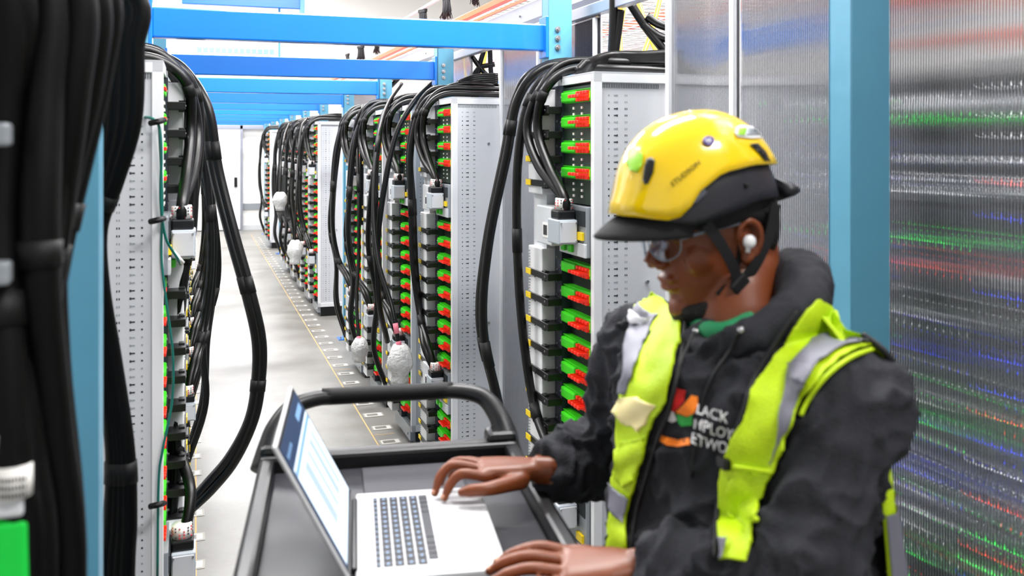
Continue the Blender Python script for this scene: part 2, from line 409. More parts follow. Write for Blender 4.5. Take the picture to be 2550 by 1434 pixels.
# ================================================================ CABLES
def cable(pts, r=.0165, label='', group=None, mk='cable', seg=10, bands=(), name='power_cable', sub=7, cat='cable'):
    P = crom(pts, sub); off = P[0]
    mb = MB(); mb.tube(P, r, mk, seg, raw=True); o = mb.obj(name, None, off); o.location = off
    tag(o, label, cat, group)
    for t in bands:
        i = int(t*(len(P)-2)); b = MB(); 
        a = P[i]; c = P[min(i+2, len(P)-1)] if sub < 10 else P[i+2]
        b.tube([a, P[i+1], c], r*1.12, 'tape', seg, raw=True); b.obj('tape_wrap', o, off)
    return o
def jit(v, a): return Vector(v)+Vector((random.uniform(-a, a), random.uniform(-a, a), random.uniform(-a, a)))
def rack_cables(s, x, y, where, dens=3, seg=10, bulge=.19, big=0, backx=.5, bb2=.12):
    g = 'black cables at the %s' % where
    def P(dx, dy, z): return Vector((x+s*dx, y+dy, z))
    for q in range(2):      # short pair into the upper junction box
        o = -.026+.052*q
        b = -.05-.02*q
        cable([P(backx, .27+o, 2.055+.03*q), P(.2, .27+o, 2.06+.03*q), P(.03, .3+o, 2.055+.025*q), P(-.06, .31+o, 1.98), P(b-.02, .35+o, 1.85), P(b-.01, .26+o*.9, 1.72), P(-.047, .14+o*.35, 1.62), P(-.047, .14+o*.35, 1.56)],
              .0165, 'black cable curving into the upper box, %s' % where, g, seg=seg, bands=(.45,))
    for q in range(dens):   # long bundle bulging into the aisle and ending in the lower box
        o = -.03+.03*q; a = .9+.25*random.random()
        bb = bulge*a
        pts = [P(backx, .36+o, 2.06+.02*(q % 3)), P(.18, .37+o, 2.075+.02*(q % 3)), P(-.0, .40+o, 2.06+.02*(q % 2)), P(-.08, .42+o, 1.95), P(-.09-.3*bb, .44+o, 1.75),
               P(-.8*bb-.05, .45+o, 1.45), P(-bb-.03, .44+o, 1.15), P(-.8*bb-.02, .40+o, .88), P(-.07-.02*(q % 2), .22+o*.6, .76), P(-.047, .14+o*.35, .63)]
        pts = [pts[0]]+[jit(p, .008) for p in pts[1:-2]]+pts[-2:]
        cable(pts, .0165, 'black cable bowing down to the lower box, %s' % where, g, seg=seg, bands=(.33, .56, .8))
    for q in range(big):    # bundles that pass on down to the floor side
        o = .06+.035*q
        pts = [P(backx, .40+o, 2.06), P(.15, .42+o, 2.10), P(-.0, .44+o, 2.07), P(-.065, .46+o, 1.96), P(-.085-bb2*.15, .49+o, 1.75), P(-.07-bb2*.75, .51+o, 1.42), P(-.06-bb2, .52+o, 1.12), P(-.05-bb2*.6, .50+o, .8), P(-.12, .46+o, .5), P(-.03, .44+o, .2)]
        pts = [pts[0]]+[jit(p, .012) for p in pts[1:]]
        cable(pts, .0175, 'outermost black hanging cable, %s' % where, g, seg=seg, bands=(.4, .7))
WH = ['rack beside the worker', 'first rack behind the cart', 'second rack behind the cart', 'third rack behind the cart', 'fourth rack behind the cart',
      'pale panel after the gap', 'second far rack', 'third far rack', 'fourth far rack', 'fifth far rack', 'farthest right rack']
for i, y in enumerate(R_Y):
    rack_cables(1, RXF, y, WH[i], dens=(1 if i == 0 else 3 if i < 5 else 4), seg=12 if i < 2 else 8 if i < 5 else 6, bulge=(.06, .06, .10, .12, .14)[i] if i < 5 else .10, big=[2, 0, 1, 2, 2, 0, 1, 2, 2, 2, 2][i], bb2=.13 if i == 0 else .09)
WL = ['left perforated panel', 'second left rack', 'third left rack', 'fourth left rack', 'fifth left rack', 'sixth left rack', 'seventh left rack', 'eighth left rack', 'last left rack']
for i, y in enumerate(L_Y[:5]):
    rack_cables(-1, -.085, y, WL[i], dens=1 if i == 0 else 3, seg=12 if i < 2 else 8, bulge=.0 if i == 0 else .13, big=0 if i == 0 else (2, 2, 1, 1)[i-1], backx=.3, bb2=.13)
# long bow out of the left row into the aisle
for q in range(2):
    e = 14*q
    cable([W(345, 140-e*.6, 3.35), W(400, 145-e*.5, 3.3), W(455+e*.5, 190-e, 3.3), W(505+e, 270, 3.25), W(530+e, 420, 3.25), W(570+e, 580, 3.22), W(612+e, 730, 3.2), W(638+e, 850, 3.2),
           W(636+e*.9, 960, 3.2), W(618+e*.9, 1050, 3.2), W(570+e, 1140+e*.6, 3.2), W(510+e, 1210+e*.9, 3.22), W(455, 1275+e, 3.25), W(425, 1330+e, 3.3)], .0165,
          'longest thick black cable, bowing far out into the aisle from the left row', 'pair of cables bowing into the aisle', seg=12, bands=(.28, .45, .62))
for q in range(3):
    e = 13*q
    cable([W(345, 115+e, 3.0), W(400, 132+e*.8, 3.0), W(440, 190+e*.5, 2.98), W(470-e*.3, 280, 2.95), W(482-e, 420, 2.95), W(478-e, 560, 2.93), W(455-e*.8, 700, 2.9), W(438-e*.6, 850, 2.9), W(436-e*.5, 1000, 2.9), W(440-e*.5, 1150, 2.88), W(425-e*.4, 1300, 2.85), W(424-e*.3, 1378, 2.84)],
          .0165, 'thick black cable arching over the left panel and down its front', 'cables arching over the left panel', seg=12, bands=(.2, .5))
o = cable([W(340, 292, 2.6), W(375, 294, 2.52), W(395, 312, 2.52), W(402, 380, 2.52), W(400, 500, 2.53), W(412, 590, 2.55), W(440, 640, 2.58), W(450, 658, 2.6)], .004, 'thin teal wire tied to the edge of the left panel with a white tip', None, 'teal', 8, name='teal_wire')
mbx = MB().tube([W(432, 628, 2.575), W(455, 655, 2.6)], .0065, 'label', 8, raw=True).obj('white_tip', o, o.location)
cable([W(396, 312, 2.53), W(404, 500, 2.55), W(402, 640, 2.55), W(415, 760, 2.55), W(430, 880, 2.56), W(428, 1000, 2.56), W(405, 1120, 2.54), W(395, 1200, 2.54), W(392, 1434, 2.54)], .0035, 'thin teal wire wandering down in front of the red connectors', None, 'teal', 8, name='teal_wire')
for yy, dd in ((303, 2.5), (548, 2.5), (1257, 2.5)):
    a = W(372, yy, dd); mb = MB(); mb.tube([W(374, yy+4, dd-.02), W(392, yy, dd-.03), W(408, yy-4, dd+.03)], .008, 'tape', 8, raw=True)
    tag(mb.obj('cable_tie'), {303: 'black velcro tie near the top of the left panel edge', 548: 'black velcro tie midway down the left panel edge', 1257: 'black velcro tie low on the left panel edge'}[yy], 'cable tie')
# foreground: blurred curtain of black cables at the left picture edge
FG = [(35, -20, 30, 250, 20, 500, 40, 800, 60, 1100, 90, 1460, .98), (75, -20, 75, 250, 65, 500, 80, 760, 90, 1060, 120, 1460, 1.02), (115, -20, 108, 250, 98, 500, 100, 740, 130, 1060, 165, 1460, 1.0),
      (155, -20, 140, 260, 118, 520, 85, 800, 55, 1100, 50, 1460, 1.06), (190, -20, 175, 240, 140, 500, 105, 760, 90, 1040, 130, 1460, 1.06), (225, -20, 215, 200, 165, 420, 125, 620, 130, 900, 170, 1460, 1.1),
      (255, -20, 240, 180, 190, 400, 135, 640, 105, 900, 110, 1460, 1.14), (10, -20, 5, 300, -5, 600, 15, 900, 30, 1150, 60, 1460, .96)]
for q, p in enumerate(FG):
    D = p[-1]
    cp_ = [W(p[2*i], p[2*i+1], D+.02*math.sin(i+q)) for i in range(6)]; t0 = cp_[0]; t1 = cp_[-1]
    cp_ = [t0+Vector((-.55, .02, .16)), t0+Vector((-.28, .01, .17)), t0+Vector((-.06, 0, .09))]+cp_+[t1+Vector((-.03, 0, -.35)), t1+Vector((-.10, .02, -.8)), t1+Vector((-.12, .02, t1.z*-1+.1))]
    cable(cp_, .021, 'blurred black cable in the dense curtain at the left picture edge', 'foreground cable curtain', 'cable_shade', 12, bands=(.5, .8))
for q in range(4):
    cable([W(250+27*q, -20, 1.75)+Vector((-.5, 0, .15)), W(250+27*q, -20, 1.75)+Vector((-.2, 0, .14)), W(250+27*q, -20, 1.75), W(262+25*q, 120, 1.75), W(262+23*q, 300, 1.76), W(245+14*q, 450, 1.78), W(222+8*q, 570, 1.8), W(228+8*q, 720, 1.82), W(258+8*q, 900, 1.85), W(284+10*q, 1120, 1.86), W(278+14*q, 1300, 1.87), W(266+16*q, 1460, 1.88), W(262+16*q, 2000, 1.9), W(240+12*q, 2450, 1.92)],
          .0175, 'black cable passing behind the foreground post and over the left panel', 'cables behind the foreground post', 'cable_shade', 12, bands=(.42, .72))
# tagged drop cables with a plastic bag on the end
def bag(c, w, h, lab):
    mb = MB(); rings = []
    for i in range(9):
        t = i/8; r = w*(.25+.75*math.sin(PI*min(t*1.15+.12, 1)*.82)); ring = []
        for j in range(14):
            a = 2*PI*j/14; rr = r*(1+.25*noise.noise(Vector((math.cos(a)*2, math.sin(a)*2, t*3))+Vector(c)))
            ring.append(Vector((c[0]+math.cos(a)*rr*.95, c[1]+math.sin(a)*rr, c[2]-t*h)))
        rings.append(ring)
    mb.loft(rings, 'bag'); return tag(mb.obj('plastic_bag'), lab, 'bag')
def drop(pts, lab, baglab, w=.07, h=.2, tags=2):
    o = cable(pts, .012, lab, None, bands=(.3,), name='tagged_cable')
    P = crom(pts, 7)
    for t in range(tags):
        i = len(P)-4-t*4; MB().tube([P[i], P[i+1], P[i+2]], .0145, 'pink', 8, raw=True).obj('pink_tag', o, o.location)
    bag(P[-1]+Vector((0, 0, .01)), w, h, baglab)
drop([W(1000, 208, 5.9), W(965, 262, 5.75), W(943, 340, 5.5), W(930, 500, 5.3), W(940, 640, 5.15), W(975, 760, 5.0), W(992, 850, 4.95), W(996, 862, 4.95)], 'black cable with pink tags ending in the large bubble bag', 'large crumpled bubble-wrap bag hanging among the middle racks', .075, .21, 3)
drop([W(905, 262, 7.0), W(890, 330, 6.7), W(893, 480, 6.5), W(893, 640, 6.4), W(888, 740, 6.3), W(893, 838, 6.2), W(896, 845, 6.2)], 'black cable with pink tags ending in the small crumpled bag', 'small crumpled bag low in front of the middle racks', .06, .16, 2)
drop([W(720, 308, 12.2), W(708, 340, 11.8), W(700, 400, 11.2), W(697, 470, 11), W(698, 480, 11)], 'black cable ending in the upper far bag', 'small silvery bag high among the far racks', .09, .22, 1)
drop([W(765, 295, 10.6), W(748, 330, 10.3), W(738, 480, 9.8), W(735, 590, 9.7), W(735, 600, 9.7)], 'black cable ending in the lower far bag', 'small silvery bag lower among the far racks', .09, .25, 1)

# ================================================================ CONTAINMENT WALL (right) : fluted sheets in light frames
PX = 1.45
def poly_panel(y0, y1, z0, z1, lab, frame=.018, x=PX, fr='white', mull=()):
    e = empty('polycarbonate_panel', (x, y0, z0), lab, 'panel', 'fluted polycarbonate panels')
    MB().box((0, 0, 0), (.01, y1-y0, z1-z0), 'poly').obj('fluted_sheet', e)
    if frame:
        mb = MB()
        for y in (0, y1-y0-frame): mb.box((-.012, y, 0), (.022, y+frame, z1-z0), fr, .002)
        for m_ in mull: mb.box((-.012, m_-y0, 0), (.022, m_-y0+frame, z1-z0), fr, .002)
        mb.obj('panel_frame', e)
    return e
poly_panel(.0, .885, 0.02, 3.3, 'fluted polycarbonate sheet just outside the right picture edge', .018)
poly_panel(.9, 1.70, 0.02, 3.3, 'fluted polycarbonate sheet at the right picture edge with coloured streaks behind', .018)
poly_panel(1.71, 2.25, 0.02, 3.3, 'fluted polycarbonate sheet between the worker and the wide blue post', 0)
poly_panel(2.27, 2.67, 0.02, 3.3, 'narrow fluted polycarbonate sheet above the yellow helmet with white bars', .022)
poly_panel(3.23, 4.40, 0.02, 2.28, 'fluted polycarbonate sheet between the two nearest right racks', .02, mull=(3.85,))
poly_panel(3.22, 3.45, 2.06, 2.29, 'small ribbed sheet above the rack beside the post, nearest', 0)
poly_panel(4.94, 5.31, .02, 2.29, 'small ribbed sheet above the first rack behind the cart', 0)
poly_panel(7.6, 9.66, 0.02, 2.28, 'fluted polycarbonate sheet closing the gap in the right row', .02)
rail = MB().box((PX-.02, 2.7, 2.29), (PX+.02, 19, 2.335), 'alu', .003)
tag(rail.obj('header_rail'), 'grey aluminium header rail running above the right row', 'rail')
o = MB().box((1.62, 3.6, 2.43), (1.66, 19, 2.52), 'alu', .003).box((1.60, 3.6, 2.425), (1.70, 19, 2.435), 'alu')
for q in range(20): o.cyl((1.62, 3.9+q*.7, 2.47), (1.612, 3.9+q*.7, 2.47), .007, 'steel', 8)
tag(o.obj('cable_channel'), 'grey bolted metal channel below the orange rail, upper right', 'rail')
tag(MB().box((1.60, 3.6, 2.58), (1.64, 19, 2.615), 'orange', .003).box((1.60, 3.6, 2.535), (1.615, 19, 2.55), 'orange').obj('orange_rail'), 'orange painted rail running back above the right row', 'rail')
tag(MB().box((-.50, 3.6, 2.3), (-.46, 19, 2.36), 'orange', .003).box((-.5, 3.6, 2.5), (-.46, 19, 2.56), 'alu').obj('orange_rail'), 'orange painted rail above the left row, mostly behind the first beam', 'rail')
def brush_mb():
    mb = MB(); mb.box((-.012, -.05, 0), (.012, .05, .025), 'blackp')
    for k in range(70):
        a = random.uniform(-.045, .045); b = random.uniform(-.01, .01); L_ = random.uniform(.11, .15)
        mb.tube([(b, a, 0), (b*1.5+random.uniform(-.01, .01), a*1.15+random.uniform(-.008, .008), -L_*.6), (b*2+random.uniform(-.012, .012), a*1.35+random.uniform(-.012, .012), -L_)], .0022, 'brush', 4, raw=True)
    return mb.obj('bristle_brush')
br = brush_mb(); n = 0
for x, ys, lab in ((1.64, [4.9, 5.5, 6.2, 6.9, 7.9, 8.8, 9.7, 10.6, 11.6], 'black bristle brush hanging along the orange rail on the right'), (-.36, [5.2, 6.0, 6.8, 7.8], 'black bristle brush hanging above the left row')):
    for y in ys:
        o = br if n == 0 else br.copy()
        if n: C.objects.link(o)
        n += 1; o.location = (x, y, 2.80 if x > 0 else 2.62); o.rotation_euler = (0, 0, random.uniform(-.5, .5)); tag(o, lab, 'brush', lab.replace('black bristle brush', 'brushes'))
# ---- things behind the wall, seen through the openings over the racks
for (bx, z0, z1, k, lab) in ((3.3, 2.43, 2.50, 'orange', 'lower red-orange shelf beam behind the openings over the racks'), (3.3, 2.72, 2.80, 'orange', 'upper red-orange shelf beam behind the openings over the racks'), (3.28, 2.40, 2.428, 'beam', 'slim blue shelf beam under the lower orange one')):
    tag(MB().box((bx, 1.9, z0), (bx+.05, 12, z1), k, .004).obj('shelf_beam'), lab, 'beam')
for z, lab in ((2.55, 'lower wire cable tray behind the openings'), (2.85, 'upper wire cable tray behind the openings')):
    mb = MB()
    for q in range(70): mb.box((2.2, 2.2+q*.12, z), (3.3, 2.21+q*.12, z+.008), 'white')
    for q in range(8): mb.box((2.2+q*.15, 2.2, z-.006), (2.21+q*.15, 10.6, z), 'white')
    tag(mb.obj('wire_tray'), lab, 'cable tray')
for q, (a, b) in enumerate(((1560, 1530), (1580, 1640), (1540, 1545), (1650, 1600), (1215, 1190), (1195, 1212))):
    D = 3.6 if a > 1300 else 5.4
    y0, y1 = (0, 140) if a > 1300 else (130, 210)
    cable([W(a, y0-30, D+.2), W((a+b)/2, (y0+y1)/2, D+.1), W(b, y1, D)], .010, 'yellow fibre cable slanting down behind the %s rack opening' % ('nearest' if a > 1300 else 'second'), 'yellow fibre cables', 'oyel', 8, name='fibre_cable')
for q, pts in enumerate((((1528, -20), (1527, 60), (1524, 140)), ((1545, 25), (1538, 80), (1530, 140)), ((1570, 10), (1610, 70), (1665, 140)), ((1600, 60), (1640, 90), (1680, 100)), ((1610, 40), (1640, 60), (1690, 75)))):
    cable([W(p[0], p[1], 3.35) for p in pts], .016, 'black cable dropping through the opening above the nearest right rack', 'cables in the nearest opening', seg=10)
for q, pts in enumerate((((1205, 125), (1195, 160), (1190, 190)), ((1220, 120), (1222, 170), (1225, 200)), ((1232, 160), (1195, 168), (1178, 190)), ((1175, 140), (1205, 180), (1230, 200)))):
    cable([W(p[0], p[1], 5.2) for p in pts], .014, 'black cable dropping through the opening above the second right rack', 'cables in the second opening', seg=8)
for q in range(6):
    cable([W(1440+q*3, 175-q*3, 3.15), W(1520, 158-q*4, 3.3), W(1600, 152-q*3, 3.3), W(1700, 150-q*4, 3.3)], .016, 'black cable lying across the top of the nearest right rack', 'cables on top of the nearest right rack', seg=10)
for q in range(5):
    cable([W(1130+q*3, 222-q*4, 5.0), W(1180, 212-q*5, 5.05), W(1240, 208-q*5, 5.05)], .016, 'black cable lying across the top of the second right rack', 'cables on top of the second right rack', seg=8)
cable([W(1130, 150, 5.6), W(1085, 198, 5.5), W(1030, 255, 5.4), W(985, 340, 5.35), W(955, 480, 5.3), W(940, 620, 5.3), W(945, 760, 5.4), W(965, 850, 5.6)], .017, 'single black cable slanting down from the second beam end', None)
cable([W(1015, 170, 7.3), W(985, 203, 7.2), W(930, 262, 7.0), W(905, 330, 6.9), W(900, 450, 6.9), W(902, 560, 6.9)], .017, 'single black cable slanting down from the third beam end', None)

# ---- equipment behind the fluted sheets on the right
def lit_rack(x, y0, w, lab, seed, top=2.02):
    R_ = random.Random(seed); e = empty('network_rack', (x, y0, 0), lab, 'network rack', 'network racks behind the fluted sheets')
    MB().box((0, 0, 0), (.6, w, top+.03), 'dark', .005).box((-.02, 0, 0), (0, .03, top+.03), 'grey').box((-.02, w-.03, 0), (0, w, top+.03), 'grey').obj('rack_body', e)
    z = .1
    while z < top-.08:
        h = R_.choice((.044, .044, .088, .06)); k = R_.choice(('slate', 'grey', 'navy', 'white', 'slate', 'dark', 'grey', 'slate'))
        d = MB().box((-.03, .03, z), (0, w-.03, z+h-.006), k, .002)
        for q in range(int(w/.04)-2): d.box((-.032, .05+q*.04, z+.006), (-.03, .07+q*.04, z+h*.5), 'slot')
        dv = d.obj('rack_unit', e)
        led = R_.choice(('led_b', 'led_w', 'led_b', 'led_g', 'led_w', 'led_r', None, None, None))
        if led:
            ld = MB()
            for q in range(int(w/.03)-2): ld.box((-.034, .05+q*.03, z+h*.6), (-.030, .056+q*.03, z+h*.6+.005), led)
            ld.obj('status_lights', dv)
        z += h+R_.choice((0, 0, .02, .04))
    return e
M['gmod'] = mat('lit_green_module', (0, 190, 60), .4, emit=(0, 230, 70), es=.12)
M['slate'] = mat('slate_grey_unit', (84, 88, 98), .4, metal=.2)
M['led_b'] = mat('blue_status_light', (30, 60, 255), .5, emit=(30, 60, 255), es=16)
M['led_g'] = mat('green_status_light', (40, 255, 80), .5, emit=(40, 255, 80), es=18)
M['led_w'] = mat('white_status_light', (255, 255, 255), .5, emit=(255, 255, 255), es=11)
M['led_r'] = mat('red_status_light', (255, 70, 30), .5, emit=(255, 70, 30), es=16)
lit_rack(2.45, .2, .8, 'network rack glowing through the sheet at the right picture edge', 3)
lit_rack(2.45, 1.1, .8, 'network rack with coloured lights behind the sheet right of the blue post', 5)
lit_rack(2.6, 2.0, .9, 'network rack smeared behind the sheet between helmet and blue post', 9)
lit_rack(2.7, 3.0, .9, 'network rack behind the sheet left of the helmet', 11)
tag(MB().box((2.3, 2.9, 2.19), (2.36, 7.6, 2.30), 'beam', .004).obj('tie_beam'), 'blue beam showing as a smear behind the sheets, above the helmet', 'beam')
tag(MB().box((2.3, .2, 2.22), (2.36, 2.2, 2.27), 'orange', .004).obj('tie_beam'), 'upper orange beam smeared behind the sheet at the top right', 'beam')
tag(MB().box((2.3, .2, 2.09), (2.36, 2.2, 2.12), 'orange', .004).obj('tie_beam'), 'lower thin orange beam smeared behind the sheet at the top right', 'beam')
tag(MB().box((1.63, 3.6, 2.822), (1.65, 19, 2.84), 'white').obj('brush_rail'), 'slim white rail carrying the black brushes on the right', 'rail')
tag(MB().box((-.37, 3.6, 2.642), (-.35, 19, 2.66), 'white').obj('brush_rail'), 'slim white rail carrying the black brushes on the left', 'rail')
tr_ = MB()
for x in (-.95, -.50): tr_.box((x, .7, 2.06), (x+.02, 2.5, 2.12), 'alu', .002)
for q in range(8): tr_.box((-.95, .76+q*.22, 2.07), (-.5, .79+q*.22, 2.085), 'alu')
tag(tr_.obj('cable_ladder'), 'metal cable ladder over the near left racks carrying the black cable curtain', 'cable tray')
# equipment glimpsed between the foreground cables at the left edge
fm = empty('junction_module', W(14, 1434, .93), 'glowing green module with a printed cable sleeve at the bottom left corner', 'module')
c0 = W(14, 1434, .93)
MB().box((-.09, -.01, -.06), (.022, .05, .058), 'gmod', .006, o=c0).box((-.09, -.014, .062), (.018, .03, .082), 'lgrey', .004, o=c0).obj('green_housing', fm, c0)
MB().tube([W(36, 1232, .93), W(36, 1158, .93)], .017, 'label', 16, raw=True).obj('label_sleeve', fm, c0)
mm = MB()
for q in range(9):
    for r_ in range(3): mm.box((-.013+q*.003, -.0182+abs(q-4)*.0007, r_*.008), (-.0115+q*.003, -.0172+abs(q-4)*.0007, r_*.008+.004), 'ink', o=W(36, 1226, .93))
mm.obj('sleeve_print', fm, c0)
for yy, lab in ((335, 'upper pale clamp at the left picture edge'), (680, 'middle pale clamp at the left picture edge'), (1100, 'lower pale clamp at the left picture edge')):
    c1 = W(2, yy, .93); tag(MB().box((-.03, -.01, -.012), (.009, .015, .012), 'grey', .004, o=c1).box((-.03, .0, -.005), (-.02, .3, .005), 'grey', o=c1).obj('cable_clamp'), lab, 'clamp')
# ================================================================ CART AND LAPTOP
# cart frame: o = far left tray corner; a runs towards the camera, b to the right
ca = (RT*.19+FW*-.982).normalized(); cb = (RT*.982+FW*.19).normalized(); CT = 1.165
co = UD(-.47, 1.83, 0)
CW, CL = .462, .86
def K(a, b, z): return co+ca*a+cb*b+UP*z
cart = empty('utility_cart', co, 'black plastic utility cart with a loop handle in front of the worker', 'cart')
def kbox(mb, a0, a1, b0_, b1, z0, z1, k, bev=0):
    R = Matrix((ca, cb, UP)).transposed()
    return mb.box((a0, b0_, z0), (a1, b1, z1), k, bev, R=R, o=co)
M['tray'] = mat('black_tray_plastic', (38, 38, 44), .42, var=.1)
mb = MB(); kbox(mb, 0, CL, 0, CW, CT-.03, CT-.018, 'tray', .003)
mb.obj('tray_floor', cart, co)
mb = MB()
for (a0, a1, b0_, b1) in ((-.03, 0, -.03, CW+.03), (CL, CL+.03, -.03, CW+.03), (0, CL, -.03, .0), (0, CL, CW, CW+.03)):
    kbox(mb, a0, a1, b0_, b1, CT-.09, CT+.012, 'blackp', .008)
mb.obj('tray_rim', cart, co)
mb = MB(); kbox(mb, -.06, -.03, .02, CW-.02, CT-.06, CT+.008, 'blackp', .008)
mb.obj('back_ledge', cart, co)
# loop handle
h = MB()
pts = [K(-.02, -.02, CT-.02), K(-.05, -.01, CT+.02), K(-.07, .0, CT+.05), K(-.10, .03, CT+.082), K(-.115, .075, CT+.094), K(-.12, .14, CT+.096), K(-.12, .23, CT+.096), K(-.12, .32, CT+.096), K(-.115, .385, CT+.094), K(-.10, .435, CT+.082), K(-.07, .462, CT+.05), K(-.05, .472, CT+.02), K(-.02, .475, CT-.02)]
h.tube(pts, .017, 'blackp', 14, sub=6, rr=[.03, .026, .022, .019, .017, .016, .016, .016, .017, .019, .022, .026, .03])
h.obj('loop_handle', cart, co)
g = MB(); g.tube([K(-.12, .09+.02*i, CT+.096) for i in range(15)], .0178, 'tape', 14, raw=True, rr=[.0178, .0178]); g.obj('handle_grip', cart, co)
for bb in (-.0, CW):
    g = MB(); kbox(g, -.075, -.01, bb-.032, bb+.032, CT-.06, CT+.03, 'blackp', .012); g.obj('handle_foot', cart, co)
for z in (.62, .2):
    mb = MB(); kbox(mb, 0, CL, 0, CW, z, z+.012, 'tray'); 
    for (a0, a1, b0_, b1) in ((-.03, 0, -.03, CW+.03), (CL, CL+.03, -.03, CW+.03), (0, CL, -.03, .0), (0, CL, CW, CW+.03)): kbox(mb, a0, a1, b0_, b1, z-.02, z+.07, 'blackp', .006)
    mb.obj('lower_shelf', cart, co)
for a_ in (0, CL-.05):
    for b_ in (-.02, CW-.03):
        mb = MB(); kbox(mb, a_, a_+.05, b_, b_+.05, .11, CT-.05, 'blackp', .008); mb.obj('corner_leg', cart, co)
        c = K(a_+.025, b_+.025, .05); wmb = MB(); wmb.cyl(c-cb*.014, c+cb*.014, .05, 'grey', 18).box((-.02, -.02, 0), (.02, .02, .06), 'steel', o=c); wmb.obj('caster', cart, co)
mt = MB(); kbox(mt, .035, .6, .17, .5, CT-.018, CT-.0145, 'rubbermat', .0015) if False else None
M['mat'] = mat('charcoal_rubber_mat', (58, 58, 64), .6)
mt = MB(); kbox(mt, .02, .30, .17, .36, CT-.018, CT-.012, 'mat', .002)
tag(mt.obj('notebook'), 'dark grey folder lying on the tray behind the laptop', 'folder')
# ---- laptop
la = (RT*.167+FW*-.986).normalized(); lb = (RT*.986+FW*.167).normalized(); lo = UD(-.278, 1.642, 0); LT = 1.178; LL, LW = .33, .222
def Lp(a, b, z): return lo+la*a+lb*b+UP*z
lap = empty('laptop', lo+UP*(LT-.015), 'open silver laptop with a glowing screen on the cart tray', 'laptop')
loff = lo+UP*(LT-.015)
LR = Matrix((la, lb, UP)).transposed()
def lbox(mb, a0, a1, b0_, b1, z0, z1, k, bev=0): return mb.box((a0, b0_, z0), (a1, b1, z1), k, bev, R=LR, o=lo)
M['silver'] = mat('silver_aluminium_body', (206, 207, 210), .4, metal=.15, var=.02)
M['key'] = mat('black_key', (26, 30, 40), .5)
M['pad'] = mat('trackpad_glass', (196, 197, 200), .25, var=.01)
M['keyled'] = mat('key_legend_light', (150, 190, 240), .5, emit=(150, 190, 240), es=.35)
mb = MB(); lbox(mb, 0, LL, 0, LW, LT-.015, LT, 'silver', .004); 
for q in range(6):
    lbox(mb, .04+q*.05, .05+q*.05, .03, .04, CT-.018, LT-.013, 'blackp')
    lbox(mb, .04+q*.05, .05+q*.05, .18, .19, CT-.018, LT-.013, 'blackp')
mb.obj('laptop_base', lap, loff)
mb = MB(); lbox(mb, .02, LL-.02, .028, .125, LT-.0008, LT+.0004, 'key'); mb.obj('keyboard_well', lap, loff) if False else None
kb = MB(); lg = MB()
rows = [(.030, .007, 14, 0), (.0405, .0145, 14, .002), (.0575, .0145, 14, .0), (.0745, .0145, 13, .0), (.0915, .0145, 13, .0)]
for (b_, hh, nk, o_) in rows:
    step = (LL-.06)/nk
    for q in range(nk):
        a_ = .03+q*step; lbox(kb, a_, a_+step-.0025, b_, b_+hh, LT, LT+.0014, 'key', .0006)
        lbox(lg, a_+step*.4, a_+step*.55, b_+hh*.4, b_+hh*.6, LT+.0013, LT+.0016, 'keyled')
a_ = .03
for wd in (.018, .018, .018, .022, .1, .022, .018, .018, .018): lbox(kb, a_, a_+wd-.0025, .1085, .123, LT, LT+.0014, 'key', .0006); a_ += wd+.0004
ko = kb.obj('keyboard', lap, loff); lg.obj('key_legends', ko, loff)
mb = MB(); lbox(mb, .105, .225, .140, .212, LT, LT+.0006, 'pad', .0002); mb.obj('trackpad', lap, loff)
PHI = math.radians(62); ld = (-lb*math.cos(PHI)+UP*math.sin(PHI)); ln = (lb*math.sin(PHI)+UP*math.cos(PHI))
SR = Matrix((la, ld, ln)).transposed(); so = lo+UP*(LT-.002)-lb*.004
def sbox(mb, a0, a1, b0_, b1, z0, z1, k, bev=0): return mb.box((a0, b0_, z0), (a1, b1, z1), k, bev, R=SR, o=so)
mb = MB(); sbox(mb, 0, LL, .004, LW+.004, -.008, -.001, 'silver', .003)
lid = mb.obj('lid', lap, loff)
mb = MB(); sbox(mb, .004, LL-.004, .009, LW, -.0012, -.0003, 'blackp'); mb.obj('screen_bezel', lid, loff)
mb = MB(); mb.cyl(Lp(.03, -.002, LT-.002), Lp(LL-.03, -.002, LT-.002), .0055, 'blackp', 12); mb.obj('hinge', lap, loff)
def em(name, rgb, s):
    m, N, L, b = new_mat(name); b.inputs['Emission Color'].default_value = (*lin(rgb), 1); b.inputs['Emission Strength'].default_value = s; b.inputs['Base Color'].default_value = (0, 0, 0, 1); return m
M['scr'] = em('screen_window_light', (226, 241, 255), 1.7); M['scr2'] = em('screen_desktop_blue', (20, 62, 110), 1.0); M['scr3'] = em('screen_band_blue', (150, 200, 250), 1.1); M['scr4'] = em('screen_page_blue', (205, 228, 252), 1.1)
mb = MB(); sbox(mb, .008, LL-.008, .016, LW-.006, -.0004, 0, 'scr2')
sbox(mb, .012, LL-.02, .018, LW-.045, 0, .0003, 'scr'); sbox(mb, .012, LL-.02, LW-.058, LW-.05, .0003, .0005, 'scr3')
for q, (a_, w_) in enumerate(((.05, .02), (.09, .03), (.15, .02), (.2, .04))): sbox(mb, a_, a_+w_, .05, LW-.07, .0003, .0005, 'scr4')
sbox(mb, .03, .11, LW-.034, LW-.022, 0, .0003, 'scr3')
for q in range(5): sbox(mb, .24+q*.014, .247+q*.014, LW-.03, LW-.024, 0, .0003, 'scr3')
mb.obj('screen', lid, loff)
